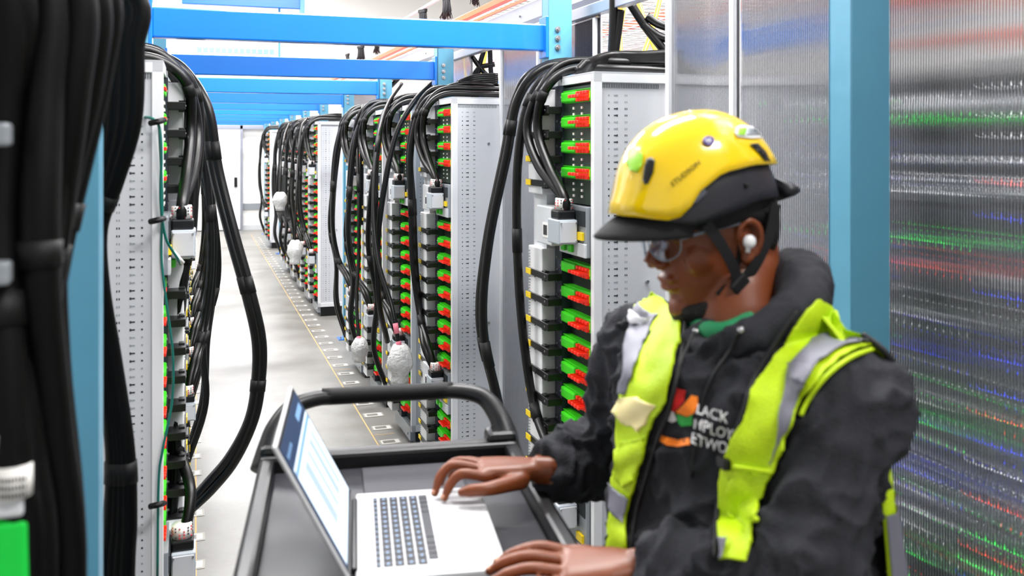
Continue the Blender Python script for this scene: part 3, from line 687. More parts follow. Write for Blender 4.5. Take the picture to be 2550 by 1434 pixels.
# ================================================================ PERSON
def skin_mat():
    m, N, L, b = new_mat('brown_skin')
    tc = N.new('ShaderNodeTexCoord'); nz = N.new('ShaderNodeTexNoise'); nz.inputs['Scale'].default_value = 25; L.new(tc.outputs['Object'], nz.inputs['Vector'])
    cr = N.new('ShaderNodeValToRGB'); cr.color_ramp.elements[0].color = (*lin((112, 54, 22)), 1); cr.color_ramp.elements[1].color = (*lin((126, 62, 27)), 1)
    L.new(nz.outputs['Fac'], cr.inputs[0]); L.new(cr.outputs[0], b.inputs['Base Color'])
    b.inputs['Roughness'].default_value = .42; b.inputs['Subsurface Weight'].default_value = .12
    b.inputs['Subsurface Radius'].default_value = (.9, .35, .2); b.inputs['Subsurface Scale'].default_value = .006
    return m
M['skin'] = skin_mat()
M['nail'] = mat('pale_nail', (196, 140, 112), .3)
M['hoodie'] = mat('charcoal_hoodie_cotton', (46, 47, 52), .85, spec=.25, bump=.3, bscale=260, var=.12)
def vest_mat():
    m, N, L, b = new_mat('hi_vis_yellow_mesh')
    tc = N.new('ShaderNodeTexCoord'); vo = N.new('ShaderNodeTexVoronoi'); vo.inputs['Scale'].default_value = 260; L.new(tc.outputs['Object'], vo.inputs['Vector'])
    cr = N.new('ShaderNodeValToRGB'); cr.color_ramp.elements[0].color = (*lin((150, 190, 0)), 1); cr.color_ramp.elements[1].color = (*lin((196, 228, 0)), 1); cr.color_ramp.elements[0].position = .0; cr.color_ramp.elements[1].position = .35
    L.new(vo.outputs['Distance'], cr.inputs[0]); L.new(cr.outputs[0], b.inputs['Base Color']); b.inputs['Roughness'].default_value = .6
    bp = N.new('ShaderNodeBump'); bp.inputs['Strength'].default_value = .3; bp.inputs['Distance'].default_value = .002; L.new(vo.outputs['Distance'], bp.inputs['Height']); L.new(bp.outputs[0], b.inputs['Normal'])
    return m
M['vest'] = vest_mat()
M['pocket'] = mat('pale_yellow_reflective_pocket', (252, 236, 170), .4, var=.06)
M['silvers'] = mat('silver_reflective_stripe', (122, 122, 134), .5, metal=.2, var=.05)
M['silverw'] = mat('bright_reflective_patch', (226, 226, 232), .4)
M['hy'] = mat('yellow_helmet_shell', (255, 214, 0), .16, spec=.6, coat=.6, var=.01)
M['hb'] = mat('black_helmet_band', (34, 35, 42), .45)
M['cap'] = mat('black_cap_cloth', (14, 14, 16), .85)
M['hair'] = mat('black_hair', (12, 10, 10), .8, bump=.8, bscale=300)
M['strap'] = mat('black_webbing', (12, 13, 17), .6)
M['bud'] = mat('white_earbud', (238, 238, 240), .25)
M['tee'] = mat('green_tee', (20, 130, 80), .8)
M['denim'] = mat('dark_trousers', (30, 33, 42), .85)
M['purple'] = mat('purple_sticker', (62, 30, 130), .4)
M['stgreen'] = mat('green_sticker', (150, 215, 40), .35)
M['lorange'] = mat('logo_orange', (250, 130, 10), .6); M['lred'] = mat('logo_red', (225, 40, 40), .6); M['lgreen'] = mat('logo_green', (40, 160, 60), .6); M['lwhite'] = mat('logo_white', (235, 235, 235), .6)
def glass_mat():
    m, N, L, b = new_mat('clear_lens')
    tr = N.new('ShaderNodeBsdfTransparent'); tr.inputs[0].default_value = (.86, .9, .95, 1); gl = N.new('ShaderNodeBsdfGlossy'); gl.inputs['Roughness'].default_value = .05
    mx = N.new('ShaderNodeMixShader'); mx.inputs[0].default_value = .12; L.new(tr.outputs[0], mx.inputs[1]); L.new(gl.outputs[0], mx.inputs[2])
    out = [n for n in N if n.type == 'OUTPUT_MATERIAL'][0]; L.new(mx.outputs[0], out.inputs[0]); return m
M['lens'] = glass_mat()
M['clearf'] = mat('clear_plastic_frame', (128, 138, 152), .15, spec=.8)

TC = Vector((.345, 1.42))                       # torso centre (u, D)
SV = Vector((.53, -.848)); FV = Vector((-.848, -.53))   # his right->left, and facing
SVw = RT*SV.x+FW*SV.y; FVw = RT*FV.x+FW*FV.y
pbase = UD(TC.x, TC.y, 0)
person = empty('person', pbase, 'person in yellow helmet, charcoal hoodie and hi-vis vest typing on the laptop', 'person')
def bake(o, voxel=None, smooth=0, fac=.5):
    if voxel:
        r = o.modifiers.new('r', 'REMESH'); r.mode = 'VOXEL'; r.voxel_size = voxel; r.use_smooth_shade = True
    if smooth:
        s_ = o.modifiers.new('s', 'SMOOTH'); s_.iterations = smooth; s_.factor = fac
    bpy.context.view_layer.update(); dg = bpy.context.evaluated_depsgraph_get()
    me = bpy.data.meshes.new_from_object(o.evaluated_get(dg)); mats = list(o.data.materials)
    o.modifiers.clear(); o.data = me
    if not me.materials:
        for m_ in mats: me.materials.append(m_)
    me.polygons.foreach_set('use_smooth', [True]*len(me.polygons)); return o
def bvh_of(*obs):
    vs = []; fs = []
    bpy.context.view_layer.update()
    for o in obs:
        k = len(vs); mw = o.matrix_world; vs += [mw @ v.co for v in o.data.vertices]; fs += [[k+i for i in p.vertices] for p in o.data.polygons]
    return BVHTree.FromPolygons(vs, fs)
# ---------------- body : head, neck, trunk core, arms and hands in one skin
a_ = math.radians(20); p_ = math.radians(14)
fh = -RT*math.cos(a_)-FW*math.sin(a_); HXv = fh*math.cos(p_)-UP*math.sin(p_); HZv = fh*math.sin(p_)+UP*math.cos(p_); HYv = HZv.cross(HXv)
HO = W(1789, 590, 1.5); HR = Matrix((HXv, HYv, HZv)).transposed()
def H(x, y, z): return HO+HXv*x+HYv*y+HZv*z
body = MB()
def head_ring(z, xf, xb, w, n=28, e=.9):
    cx = (xf+xb)/2; rx = (xf-xb)/2; r = []
    for j in range(n):
        a = 2*PI*j/n; c = math.cos(a); s_ = math.sin(a)
        wx = w*(1-.22*max(0, c)**2)
        r.append(H(cx+rx*math.copysign(abs(c)**e, c), wx*math.copysign(abs(s_)**e, s_), z))
    return r
HS = [(-.116, .080, .03, .022), (-.106, .098, .0, .040), (-.09, .103, -.03, .052), (-.07, .104, -.055, .060), (-.05, .108, -.066, .064), (-.03, .108, -.075, .067), (-.005, .106, -.083, .070),
      (.015, .103, -.087, .072), (.035, .102, -.09, .073), (.052, .109, -.094, .074), (.08, .108, -.096, .076), (.115, .096, -.09, .071), (.145, .065, -.065, .052), (.16, .03, -.035, .028)]
body.loft([head_ring(*q) for q in HS], 'skin')
body.tube([H(.104, 0, .04), H(.114, 0, .018), H(.126, 0, .0), H(.131, 0, -.007)], .01, 'skin', 10, raw=True, rr=[.008, .009, .0115, .0125])
for s_ in (-1, 1):
    body.ball(H(.118, s_*.013, -.011), (.012, .0085, .0085), 'skin', HR)
    body.ball(H(.055, s_*.043, -.012), (.038, .020, .032), 'skin', HR)
    body.ball(H(.094, s_*.031, .030), (.013, .016, .010), 'skin', HR)
    body.tube([H(.098, s_*.012, .052), H(.104, s_*.032, .056), H(.09, s_*.05, .052)], .007, 'skin', 8, sub=4)
    # ear
    body.ball(H(-.002, s_*.074, .0), (.016, .009, .028), 'skin', HR)
    body.tube([H(.012, s_*.077, .004), H(.010, s_*.083, .024), H(-.006, s_*.087, .033), H(-.02, s_*.088, .022), H(-.022, s_*.086, .0), H(-.012, s_*.081, -.02), H(.002, s_*.076, -.031), H(.008, s_*.074, -.02)], .0055, 'skin', 8, sub=4)
    body.ball(H(.004, s_*.076, -.026), (.009, .006, .010), 'skin', HR)
body.ball(H(.108, 0, -.037), (.011, .025, .0075), 'skin', HR); body.ball(H(.106, 0, -.051), (.012, .022, .008), 'skin', HR)
body.ball(H(.094, 0, -.09), (.02, .026, .02), 'skin', HR)
body.tube([H(-.035, 0, .0), H(-.03, 0, -.05), UD(.36, 1.475, 1.56), UD(.36, 1.45, 1.46), UD(.35, 1.43, 1.3), UD(.345, 1.42, 1.0)], 0.06, 'skin', 36, sub=3, rr=[.064, .062, .062, .075, .10, .10])
def ring(c, ax, ay, ra, rb, n=20, e=1.0):
    return [c+ax*(ra*math.copysign(abs(math.cos(2*PI*j/n))**e, math.cos(2*PI*j/n)))+ay*(rb*math.copysign(abs(math.sin(2*PI*j/n))**e, math.sin(2*PI*j/n))) for j in range(n)]
def hand(wrist, kn, fingers, thumb, elbow, shoulder):
    kc = (kn[1]+kn[2])/2; d = (kc-wrist).normalized(); sd = (kn[3]-kn[0]).normalized(); nm = d.cross(sd).normalized(); sd = nm.cross(d)
    body.loft([ring(wrist-d*.02, sd, nm, .029, .021), ring(wrist+d*.005, sd, nm, .029, .019), ring(wrist.lerp(kc, .35), sd, nm, .037, .017, e=.8), ring(wrist.lerp(kc, .7), sd, nm, .041, .015, e=.8), ring(wrist.lerp(kc, .98), sd, nm, .041, .0125, e=.8), ring(wrist.lerp(kc, 1.06), sd, nm, .036, .008, e=.8)], 'skin')
    for i, f in enumerate(fingers):
        r0 = (.0098, .0098, .0093, .0082)[i]
        root = kn[i].lerp(wrist, .18)
        body.tube([root, kn[i]]+f, r0, 'skin', 10, sub=4, rr=[r0, r0*1.12, r0*1.0, r0*1.0, r0*.92, r0*.9, r0*.6])
        body.ball(f[-1], r0*.78, 'skin', seg=8)
    body.tube([thumb[0].lerp(wrist, .3)]+thumb, .012, 'skin', 10, sub=4, rr=[.014, .017, .0135, .0115, .011, .0075]); body.ball(thumb[-1], .0088, 'skin', seg=8)
    body.tube([wrist+d*.01, wrist-d*.03, wrist.lerp(elbow, .5), elbow, elbow.lerp(shoulder, .5), shoulder, UD(.35, 1.44, 1.44)], .03, 'skin', 14, sub=3, rr=[.025, .026, .029, .034, .042, .05, .06])
Lw, Le, Ls = W(1590, 1412, 1.30), W(2015, 1455, 1.165), UD(.455, 1.26, 1.445)
Rw, Re, Rs = W(1345, 1168, 1.665), UD(.205, 1.80, 1.20), UD(.238, 1.63, 1.445)
hand(Rw, [W(1205, 1186, 1.62), W(1195, 1168, 1.645), W(1200, 1158, 1.668), W(1215, 1156, 1.69)],
     [[W(1150, 1180, 1.615), W(1122, 1205, 1.61), W(1107, 1240, 1.60)], [W(1130, 1158, 1.64), W(1098, 1183, 1.63), W(1083, 1228, 1.615)],
      [W(1145, 1148, 1.67), W(1112, 1166, 1.665), W(1098, 1203, 1.655)], [W(1165, 1146, 1.695), W(1135, 1158, 1.69), W(1122, 1186, 1.685)]],
     [W(1290, 1198, 1.625), W(1222, 1216, 1.59), W(1175, 1221, 1.585), W(1150, 1226, 1.585)], Re, Rs)
hand(Lw, [W(1430, 1380, 1.345), W(1412, 1398, 1.325), W(1408, 1425, 1.30), W(1418, 1455, 1.28)],
     [[W(1348, 1362, 1.35), W(1285, 1376, 1.345), W(1238, 1400, 1.345)], [W(1325, 1385, 1.325), W(1262, 1398, 1.32), W(1219, 1421, 1.318)],
      [W(1325, 1415, 1.30), W(1268, 1427, 1.295), W(1228, 1445, 1.29)], [W(1345, 1450, 1.28), W(1300, 1462, 1.275), W(1268, 1478, 1.27)]],
     [W(1510, 1392, 1.35), W(1440, 1376, 1.385), W(1385, 1378, 1.395), W(1350, 1388, 1.39)], Le, Ls)
nl = MB()
for (a, b) in ((W(1122, 1205, 1.61), W(1107, 1240, 1.60)), (W(1098, 1183, 1.63), W(1083, 1228, 1.615)), (W(1285, 1376, 1.345), W(1238, 1400, 1.345)), (W(1262, 1398, 1.32), W(1219, 1421, 1.318)), (W(1175, 1221, 1.585), W(1150, 1226, 1.585))):
    d = (b-a).normalized(); out = (UP-d*UP.dot(d)-RT*.4*abs(d.z)).normalized(); out = (out-d*out.dot(d)).normalized(); sdv = d.cross(out)
    nl.ball(b+out*.0042-d*.001, (.006, .0048, .0026), 'nail', Matrix((d, sdv, out)).transposed(), 10)
nl.obj('fingernails', person, pbase)
# legs inside the trousers, feet on the floor
def leg_pts(s_):
    o = SVw*(.10*s_); return [pbase+o*.6+UP*1.0, pbase+o+UP*.9, pbase+o*1.1+UP*.5+FVw*.02, pbase+o*1.2+UP*.09]
for s_ in (-1, 1): body.tube(leg_pts(s_), .06, 'skin', 12, sub=3, rr=[.08, .08, .055, .045])
bo = bake(body.obj('body', person, pbase), .0030, 5, .5)
# ---------------- hoodie
hd = MB()
TSEC = [(.98, .205, .155), (1.02, .225, .17), (1.10, .225, .165), (1.18, .215, .155), (1.27, .21, .15), (1.35, .215, .148), (1.42, .22, .142), (1.455, .212, .124), (1.485, .188, .098), (1.505, .15, .074), (1.518, .10, .05)]
def tring(z, a, b, off=0, n=40):
    c = pbase+UP*z+FVw*(-.01*(z-1.1)*3)
    return ring(c, SVw, FVw, a+off, b+off, n, .85)
hd.loft([tring(*q) for q in TSEC], 'hoodie')
def sleeve(w_, e_, s_):
    d = (e_-w_).normalized(); st = w_+d*.010; P = crom([st, w_.lerp(e_, .25), w_.lerp(e_, .6), e_, e_.lerp(s_, .3), e_.lerp(s_, .65), s_, s_.lerp(UD(.35, 1.44, 1.43), .4)], 8)
    n = len(P); rr = []
    R0 = [.036, .052, .064, .070, .070, .074, .078, .062]
    for i in range(n):
        q = i/(n-1)*(len(R0)-1); a = int(q); t = q-a; r = R0[a]*(1-t)+R0[min(a+1, 7)]*t
        if 3 < i < 34: r += .0045*math.sin(i*1.9)*(1 if i < 26 else .5)
        rr.append(r)
    rr[0] = .043; rr[1] = .044; rr[2] = .043
    hd.tube(P, .05, 'hoodie', 20, raw=True, rr=rr)
sleeve(Rw, Re, Rs); sleeve(Lw, Le, Ls)
# hood lying round the neck
hd.tube([W(1790, 858, 1.35), W(1850, 845, 1.325), W(1925, 812, 1.32), W(1990, 760, 1.36), W(1998, 705, 1.45), W(1960, 680, 1.54), W(1880, 720, 1.60), W(1800, 790, 1.60), W(1738, 835, 1.55), W(1712, 845, 1.47), W(1740, 856, 1.39), W(1790, 860, 1.35)],
        .03, 'hoodie', 16, sub=6, rr=[.015, .020, .028, .038, .043, .040, .030, .024, .020, .017, .015, .015])
hd.tube([W(1940, 770, 1.40), W(2005, 765, 1.42), W(1998, 735, 1.50), W(1950, 730, 1.56)], .04, 'hoodie', 14, sub=6, rr=[.02, .036, .04, .03])
ho = bake(hd.obj('hoodie', person, pbase), .006, 4, .5)
ho.data.update()
NRM = [v.normal.copy() for v in ho.data.vertices]
for v, vn in zip(ho.data.vertices, NRM):
    w_ = v.co+pbase; n1 = noise.noise(Vector((w_.x*9, w_.y*9, w_.z*5))); n2 = noise.noise(Vector((w_.x*26+4, w_.y*26, w_.z*13)))
    rid = 1-abs(noise.noise(Vector((w_.x*13+w_.z*6, w_.y*13+w_.z*6, w_.z*9+7))))*2.2
    rid2 = 1-abs(noise.noise(Vector((w_.x*24-w_.z*9, w_.y*22, w_.z*14+3))))*2.6
    tt_ = min(1, max(0, (w_.z-1.50)/.05)); amp = 1.25-.9*tt_
    v.co += vn*(.013*n1+.005*n2+.011*max(rid, 0)**3+.007*max(rid2, 0)**2-.004)*amp
ho.data.update()
HB = bvh_of(ho)
# ---------------- drape: cloth pieces and prints laid on the surface below them
def drape_mesh(bm, bvh, fallD, off, px_of=None):
    for v in bm.verts:
        px, py = v.co.x, v.co.y
        d = (FW+RT*((px-1275)/F)+UP*((HZ-py)/F)); dl = d.normalized()
        hit = bvh.ray_cast(CAM, dl, 4.0)
        if hit[0] is None:
            q = CAM+d*fallD; near = bvh.find_nearest(q); p = near[0].lerp(q, .35) if near[0] is not None else q; nn = near[1]
            if (p-q).length > .25: p = q
        else: p, nn = hit[0], hit[1]
        if nn.dot(dl) > 0: nn = -nn
        v.co = p+nn*off*.6-dl*off*.6
def drape(name, poly, bvh, k, parent, off=.004, thick=.002, D=1.4, step=11, smooth=2, holes=False, pm=None):
    bm = bmesh.new()
    if isinstance(poly, bpy.types.Mesh):
        bm.from_mesh(poly)
        for v in bm.verts: x, y = pm(v.co.x, v.co.y); v.co = Vector((x, y, 0))
    else:
        vs = [bm.verts.new((x, y, 0)) for x, y in poly]; bm.faces.new(vs)
    xs = [v.co.x for v in bm.verts]; ys = [v.co.y for v in bm.verts]
    x = math.floor(min(xs)/step)*step+step
    while x < max(xs):
        bmesh.ops.bisect_plane(bm, geom=bm.verts[:]+bm.edges[:]+bm.faces[:], plane_co=(x, 0, 0), plane_no=(1, 0, 0)); x += step
    y = math.floor(min(ys)/step)*step+step
    while y < max(ys):
        bmesh.ops.bisect_plane(bm, geom=bm.verts[:]+bm.edges[:]+bm.faces[:], plane_co=(0, y, 0), plane_no=(0, 1, 0)); y += step
    bmesh.ops.triangulate(bm, faces=bm.faces[:])
    drape_mesh(bm, bvh, D, off)
    for _ in range(smooth): bmesh.ops.smooth_vert(bm, verts=bm.verts[:], factor=.5, use_axis_x=True, use_axis_y=True, use_axis_z=True)
    bmesh.ops.translate(bm, verts=bm.verts[:], vec=-pbase)
    # face the camera
    bm.normal_update()
    for f in bm.faces:
        if f.normal.dot(f.calc_center_median()+pbase-CAM) > 0: f.normal_flip()
    me = bpy.data.meshes.new(name); bm.to_mesh(me); bm.free(); me.materials.append(M[k]); me.polygons.foreach_set('use_smooth', [True]*len(me.polygons))
    o = bpy.data.objects.new(name, me); C.objects.link(o); o.parent = parent
    if thick:
        so_ = o.modifiers.new('thick', 'SOLIDIFY'); so_.thickness = thick; so_.offset = -1
    return o
rp = [(1623, 708), (1655, 752), (1702, 788), (1696, 860), (1680, 930), (1664, 1000), (1640, 1040), (1628, 1070), (1608, 1150), (1590, 1215), (1572, 1290), (1560, 1440), (1496, 1440), (1512, 1330), (1520, 1270), (1527, 1190), (1540, 1090), (1538, 1030), (1548, 985), (1556, 900), (1554, 854), (1562, 815), (1578, 765), (1600, 728)]
vl = drape('vest', rp, HB, 'vest', person, .013, .004, 1.62, smooth=5)
lp = [(2030, 742), (2075, 762), (2120, 795), (2160, 830), (2186, 868), (2160, 872), (2117, 890), (2075, 920), (2040, 956), (2010, 1000), (1994, 1033), (1975, 1080), (1963, 1115), (1940, 1170), (1915, 1222), (1895, 1265), (1884, 1304), (1884, 1350), (1860, 1400), (1784, 1400), (1786, 1263), (1790, 1200), (1800, 1150), (1822, 1090), (1848, 1030), (1861, 976), (1885, 940), (1907, 905), (1940, 850), (1968, 806), (2000, 768)]
vr = drape('vest_left_panel', lp, HB, 'vest', vl, .015, .004, 1.32, smooth=6)
drape('reflective_stripe', [(1590, 752), (1640, 792), (1618, 850), (1600, 900), (1580, 960), (1572, 990), (1546, 990), (1556, 900), (1554, 854), (1568, 800)], HB, 'silvers', vl, .019, .002, 1.62, smooth=5)
drape('reflective_patch', [(1577, 776), (1627, 794), (1610, 824), (1567, 800)], HB, 'silverw', vl, .023, .002, 1.62)
drape('reflective_stripe', [(1526, 1195), (1584, 1238), (1566, 1312), (1520, 1270)], HB, 'silvers', vl, .019, .002, 1.62, smooth=5)
drape('reflective_stripe', [(2060, 818), (2117, 806), (2155, 835), (2186, 866), (2150, 868), (2112, 876), (2070, 902), (2036, 930), (2014, 966), (1996, 1020), (1975, 1078), (1955, 1120), (1932, 1171), (1929, 1120), (1927, 1079), (1936, 1010), (1953, 935), (1979, 900), (2018, 858)], HB, 'silvers', vr, .021, .002, 1.32, smooth=6)
drape('reflective_patch', [(1979, 900), (2035, 928), (2014, 968), (1955, 934)], HB, 'silvers', vr, .025, .002, 1.32, smooth=6)
drape('reflective_stripe', [(1786, 1340), (1825, 1342), (1822, 1400), (1784, 1400)], HB, 'silvers', vr, .021, .002, 1.32, smooth=6)
pk = drape('chest_pocket', [(1554, 985), (1600, 990), (1648, 1002), (1640, 1026), (1618, 1056), (1596, 1082), (1572, 1066), (1552, 1054), (1526, 1030), (1538, 1006)], HB, 'pocket', vl, .016, .005, 1.6, smooth=4)
drape('pocket_pen_slot', [(1546, 1098), (1618, 1080), (1606, 1150), (1586, 1200), (1560, 1215), (1534, 1185), (1532, 1150)], HB, 'vest', vl, .016, .004, 1.6)
drape('pocket_panel', [(1828, 1160), (1925, 1176), (1905, 1235), (1888, 1290), (1840, 1295), (1812, 1280), (1815, 1220)], HB, 'vest', vr, .016, .004, 1.32)
def surf(px, py, off=.016, D=1.35, bv=None):
    d = (FW+RT*((px-1275)/F)+UP*((HZ-py)/F)); h_ = (bv or HB).ray_cast(CAM, d.normalized(), 4)
    return (h_[0] if h_[0] is not None else CAM+d*D)-d.normalized()*off
def cord(name, pts, r, k, par, off=.016, D=1.35, flat=1, bv=None):
    P = [surf(x, y, off, D, bv) for x, y in pts]; mb = MB(); mb.tube(P, r, k, 8, sub=5, flat=flat); return mb.obj(name, par, pbase)
cord('zip', [(1985, 775), (1950, 822), (1905, 895), (1878, 945), (1862, 985), (1848, 1035), (1830, 1085), (1818, 1120), (1808, 1165), (1800, 1210), (1788, 1260), (1783, 1330), (1780, 1390)], .0035, 'strap', vr, .012)
cord('zip', [(1706, 792), (1700, 870), (1684, 950), (1664, 1030), (1636, 1100), (1606, 1200), (1584, 1280), (1568, 1380)], .003, 'strap', vl, .012, 1.55)
MB().box((-.008, -.012, -.008), (.008, .012, .008), 'blackp', .003, o=surf(1806, 1152, .022)).obj('zip_pull', vr, pbase)
cord('pocket_seam', [(1828, 1162), (1870, 1168), (1925, 1176)], .0035, 'vest', vr, .024)
cord('pocket_seam', [(1812, 1282), (1850, 1294), (1884, 1292)], .0035, 'vest', vr, .024)
cord('arm_trim', [(2186, 868), (2160, 873), (2117, 891), (2075, 921), (2040, 957), (2010, 1001), (1994, 1034)], .0032, 'vest', vr, .014, 1.3)
for q, pts in enumerate((((1730, 826), (1715, 860), (1690, 920), (1668, 1000), (1640, 1080), (1625, 1150)), ((1838, 826), (1820, 870), (1780, 930), (1750, 1000), (1735, 1080), (1722, 1190)))):
    cord('drawstring', pts, .0028, 'strap', ho, .006, 1.45)
for (x, y) in ((1845, 822), (1733, 826)):
    MB().ball(surf(x, y, .004), .0055, 'steel', seg=10).obj('eyelet', ho, pbase)
# rear of the vest, round his back and under the left arm
vb = MB(); VS = [(1.03, .262, .235), (1.12, .256, .225), (1.2, .25, .21), (1.3, .242, .185), (1.38, .236, .17), (1.45, .228, .155), (1.50, .2, .135), (1.54, .16, .118), (1.57, .125, .108)]
rings = []
for (z, a, b) in VS:
    c = pbase+UP*z; rg = []
    for j in range(29):
        an = math.radians(-12-156*j/28-0)   # from his left side round the back to his right side
        rip = 1+.02*math.sin(j*1.7+z*9)
        rg.append(c+SVw*(a*math.cos(an)*rip)+FVw*(b*math.sin(an)*rip))
    rings.append(rg)
vb.loft(rings, 'vest', caps=False, closed=False)
vbo = vb.obj('vest_back', vl, pbase); so_ = vbo.modifiers.new('thick', 'SOLIDIFY'); so_.thickness = .003
vs2 = MB(); vs2.loft([[p+(p-pbase-UP*(p.z-pbase.z)).normalized()*.004 for p in rings[i]] for i in (2, 3)], 'silvers', caps=False, closed=False); vs2.obj('reflective_stripe', vl, pbase)
# vest edge standing behind the left shoulder
A = [W(2148, 832, 1.27), W(2196, 868, 1.25), W(2232, 915, 1.25), W(2248, 970, 1.27), W(2248, 1030, 1.31)]; Bq = [p+FW*.07-UP*.0-RT*.022 for p in A]
sh = MB(); sh.loft([crom(A, 5), crom(Bq, 5)], 'vest', caps=False, closed=False); sh.tube(A, .0045, 'strap', 8, sub=5); so2 = sh.obj('arm_opening', vl, pbase)
# prints on the hoodie
def text_mesh(s_, size=1, font=None):
    cu = bpy.data.curves.new('t', 'FONT'); cu.body = s_; cu.size = size; cu.resolution_u = 3; o = bpy.data.objects.new('t', cu); C.objects.link(o)
    cu.offset = .012
    bpy.context.view_layer.update(); me = bpy.data.meshes.new_from_object(o.evaluated_get(bpy.context.evaluated_depsgraph_get())); bpy.data.objects.remove(o); return me
def affine(ox, oy, ex, ey): return lambda x, y: (ox+ex[0]*x+ey[0]*y, oy+ex[1]*x+ey[1]*y)
for i, t in enumerate(('LACK', 'MPLOYEE', 'ETWORK')):
    drape('printed_word', text_mesh(t), HB, 'lwhite', ho, .0035, 0, 1.4, 14, 0, pm=affine(1733-i*6, 1030+i*36, (31, 9), (4, -36)))
for poly, k in (([(1683, 965), (1710, 972), (1706, 1000), (1680, 1026), (1668, 1018), (1672, 990)], 'lred'), ([(1672, 972), (1683, 965), (1676, 1000), (1668, 1022), (1662, 1016)], 'lgreen'),
                ([(1712, 1000), (1722, 984), (1738, 988), (1738, 1008), (1730, 1030), (1712, 1036), (1684, 1026)], 'lorange'), ([(1662, 1016), (1680, 1026), (1688, 1046), (1676, 1052), (1656, 1042)], 'lwhite'),
                ([(1686, 1030), (1712, 1038), (1726, 1032), (1726, 1058), (1698, 1062), (1690, 1050)], 'lgreen'),
                ([(1644, 1080), (1660, 1088), (1690, 1094), (1718, 1092), (1720, 1108), (1690, 1114), (1660, 1108), (1640, 1096)], 'lorange')):
    drape('logo_shape', poly, HB, k, ho, .0035, 0, 1.45, 9, 0)
tee = MB(); tee.tube([W(1735, 815, 1.46), W(1780, 828, 1.392), W(1825, 822, 1.375), W(1870, 800, 1.40)], .016, 'tee', 10, sub=4); tee.obj('tee_collar', person, pbase)
# trousers, boots
tr = MB()
for s_ in (-1, 1): tr.tube(leg_pts(s_), .1, 'denim', 16, sub=4, rr=[.12, .115, .085, .075])
tr.ball(pbase+UP*.93, (.19, .19, .14), 'denim'); bake(tr.obj('trousers', person, pbase), .012, 4)
for s_ in (-1, 1):
    c = pbase+SVw*(.12*s_); b_ = MB(); b_.loft([ring(c+FVw*x+UP*z, SVw, (UP if x > -.04 else FVw), w_, h_, 14) for x, z, w_, h_ in ((-.09, .05, .02, .03), (-.08, .055, .04, .05), (.0, .055, .045, .053), (.09, .045, .05, .042), (.16, .04, .045, .036), (.19, .035, .02, .02))], 'blackp')
    b_.cyl(c+UP*.05, c+UP*.16, .05, 'blackp', 16); b_.obj('boot', person, pbase)
# ---------------- hair, beard
hr = MB(); hr.loft([head_ring(z, xf, xb, w) for z, xf, xb, w in ((-.035, -.03, -.081, .055), (-.02, -.02, -.09, .064), (.0, -.012, -.095, .071), (.03, .0, -.1, .0775), (.05, .06, -.102, .079), (.08, .112, -.104, .0805), (.12, .1, -.096, .075))], 'hair'); hr.obj('hair', person, pbase)
bd = MB(); bd.loft([head_ring(z, xf, xb, w, e=.9) for z, xf, xb, w in ((-.123, .086, .04, .02), (-.113, .107, .015, .043), (-.098, .1115, -.0, .0555), (-.086, .1085, -.01, .0585), (-.078, .09, .0, .0585))], 'hair')
bd.tube([H(.06, .062, -.07), H(.03, .066, -.05), H(.012, .0695, -.02), H(.008, .072, .015)], .006, 'hair', 8, sub=4, flat=.6); bd.obj('beard', person, pbase)
# ---------------- helmet
hm = empty('helmet', Vector()); hm.parent = person
hm.location = (0, 0, 0)
def dome(zr, ax, ay, az, cz=.055, cx=.025, n=48, m=12, flare=0, a0=0, a1=2*PI, closed=True, ztop=None):
    rings = []
    for i in range(m+1):
        rg = []
        for j in range(n):
            a = a0+(a1-a0)*j/(n if closed else n-1); z0 = zr(a); zt = ztop(a) if ztop else None
            t0 = math.asin(max(-.99, min(.99, (z0-cz)/az))); t1 = math.asin((zt-cz)/az) if zt is not None else PI/2*.985
            t = t0+(t1-t0)*i/m; c = math.cos(t)**.86
            fl = 1+flare*max(0, math.cos(a))**3*max(0, 1-i/2.2)
            rg.append(H(cx+ax*math.cos(a)*c*fl, ay*math.sin(a)*c*(1+.0*fl), cz+az*math.sin(t)))
        rings.append(rg)
    return rings
def deg(a):
    d = abs(math.degrees(a)) % 360
    return min(d, 360-d)
def lerp_tab(tab, d):
    for (a, b), (c, e_) in zip(tab, tab[1:]):
        if d <= c: return b+(e_-b)*(d-a)/(c-a)
    return tab[-1][1]
RIM = [(0, .088), (25, .082), (48, .068), (56, .074), (68, .104), (85, .120), (110, .117), (140, .102), (180, .088)]
rimf = lambda a: lerp_tab(RIM, deg(a))
sh_ = MB(); sh_.loft(dome(rimf, .146, .117, .157, cx=.02, flare=.08), 'hy', caps=False)
so_ = sh_.obj('helmet_shell', hm, pbase); sm_ = so_.modifiers.new('t', 'SOLIDIFY'); sm_.thickness = .004; sm_.offset = -1
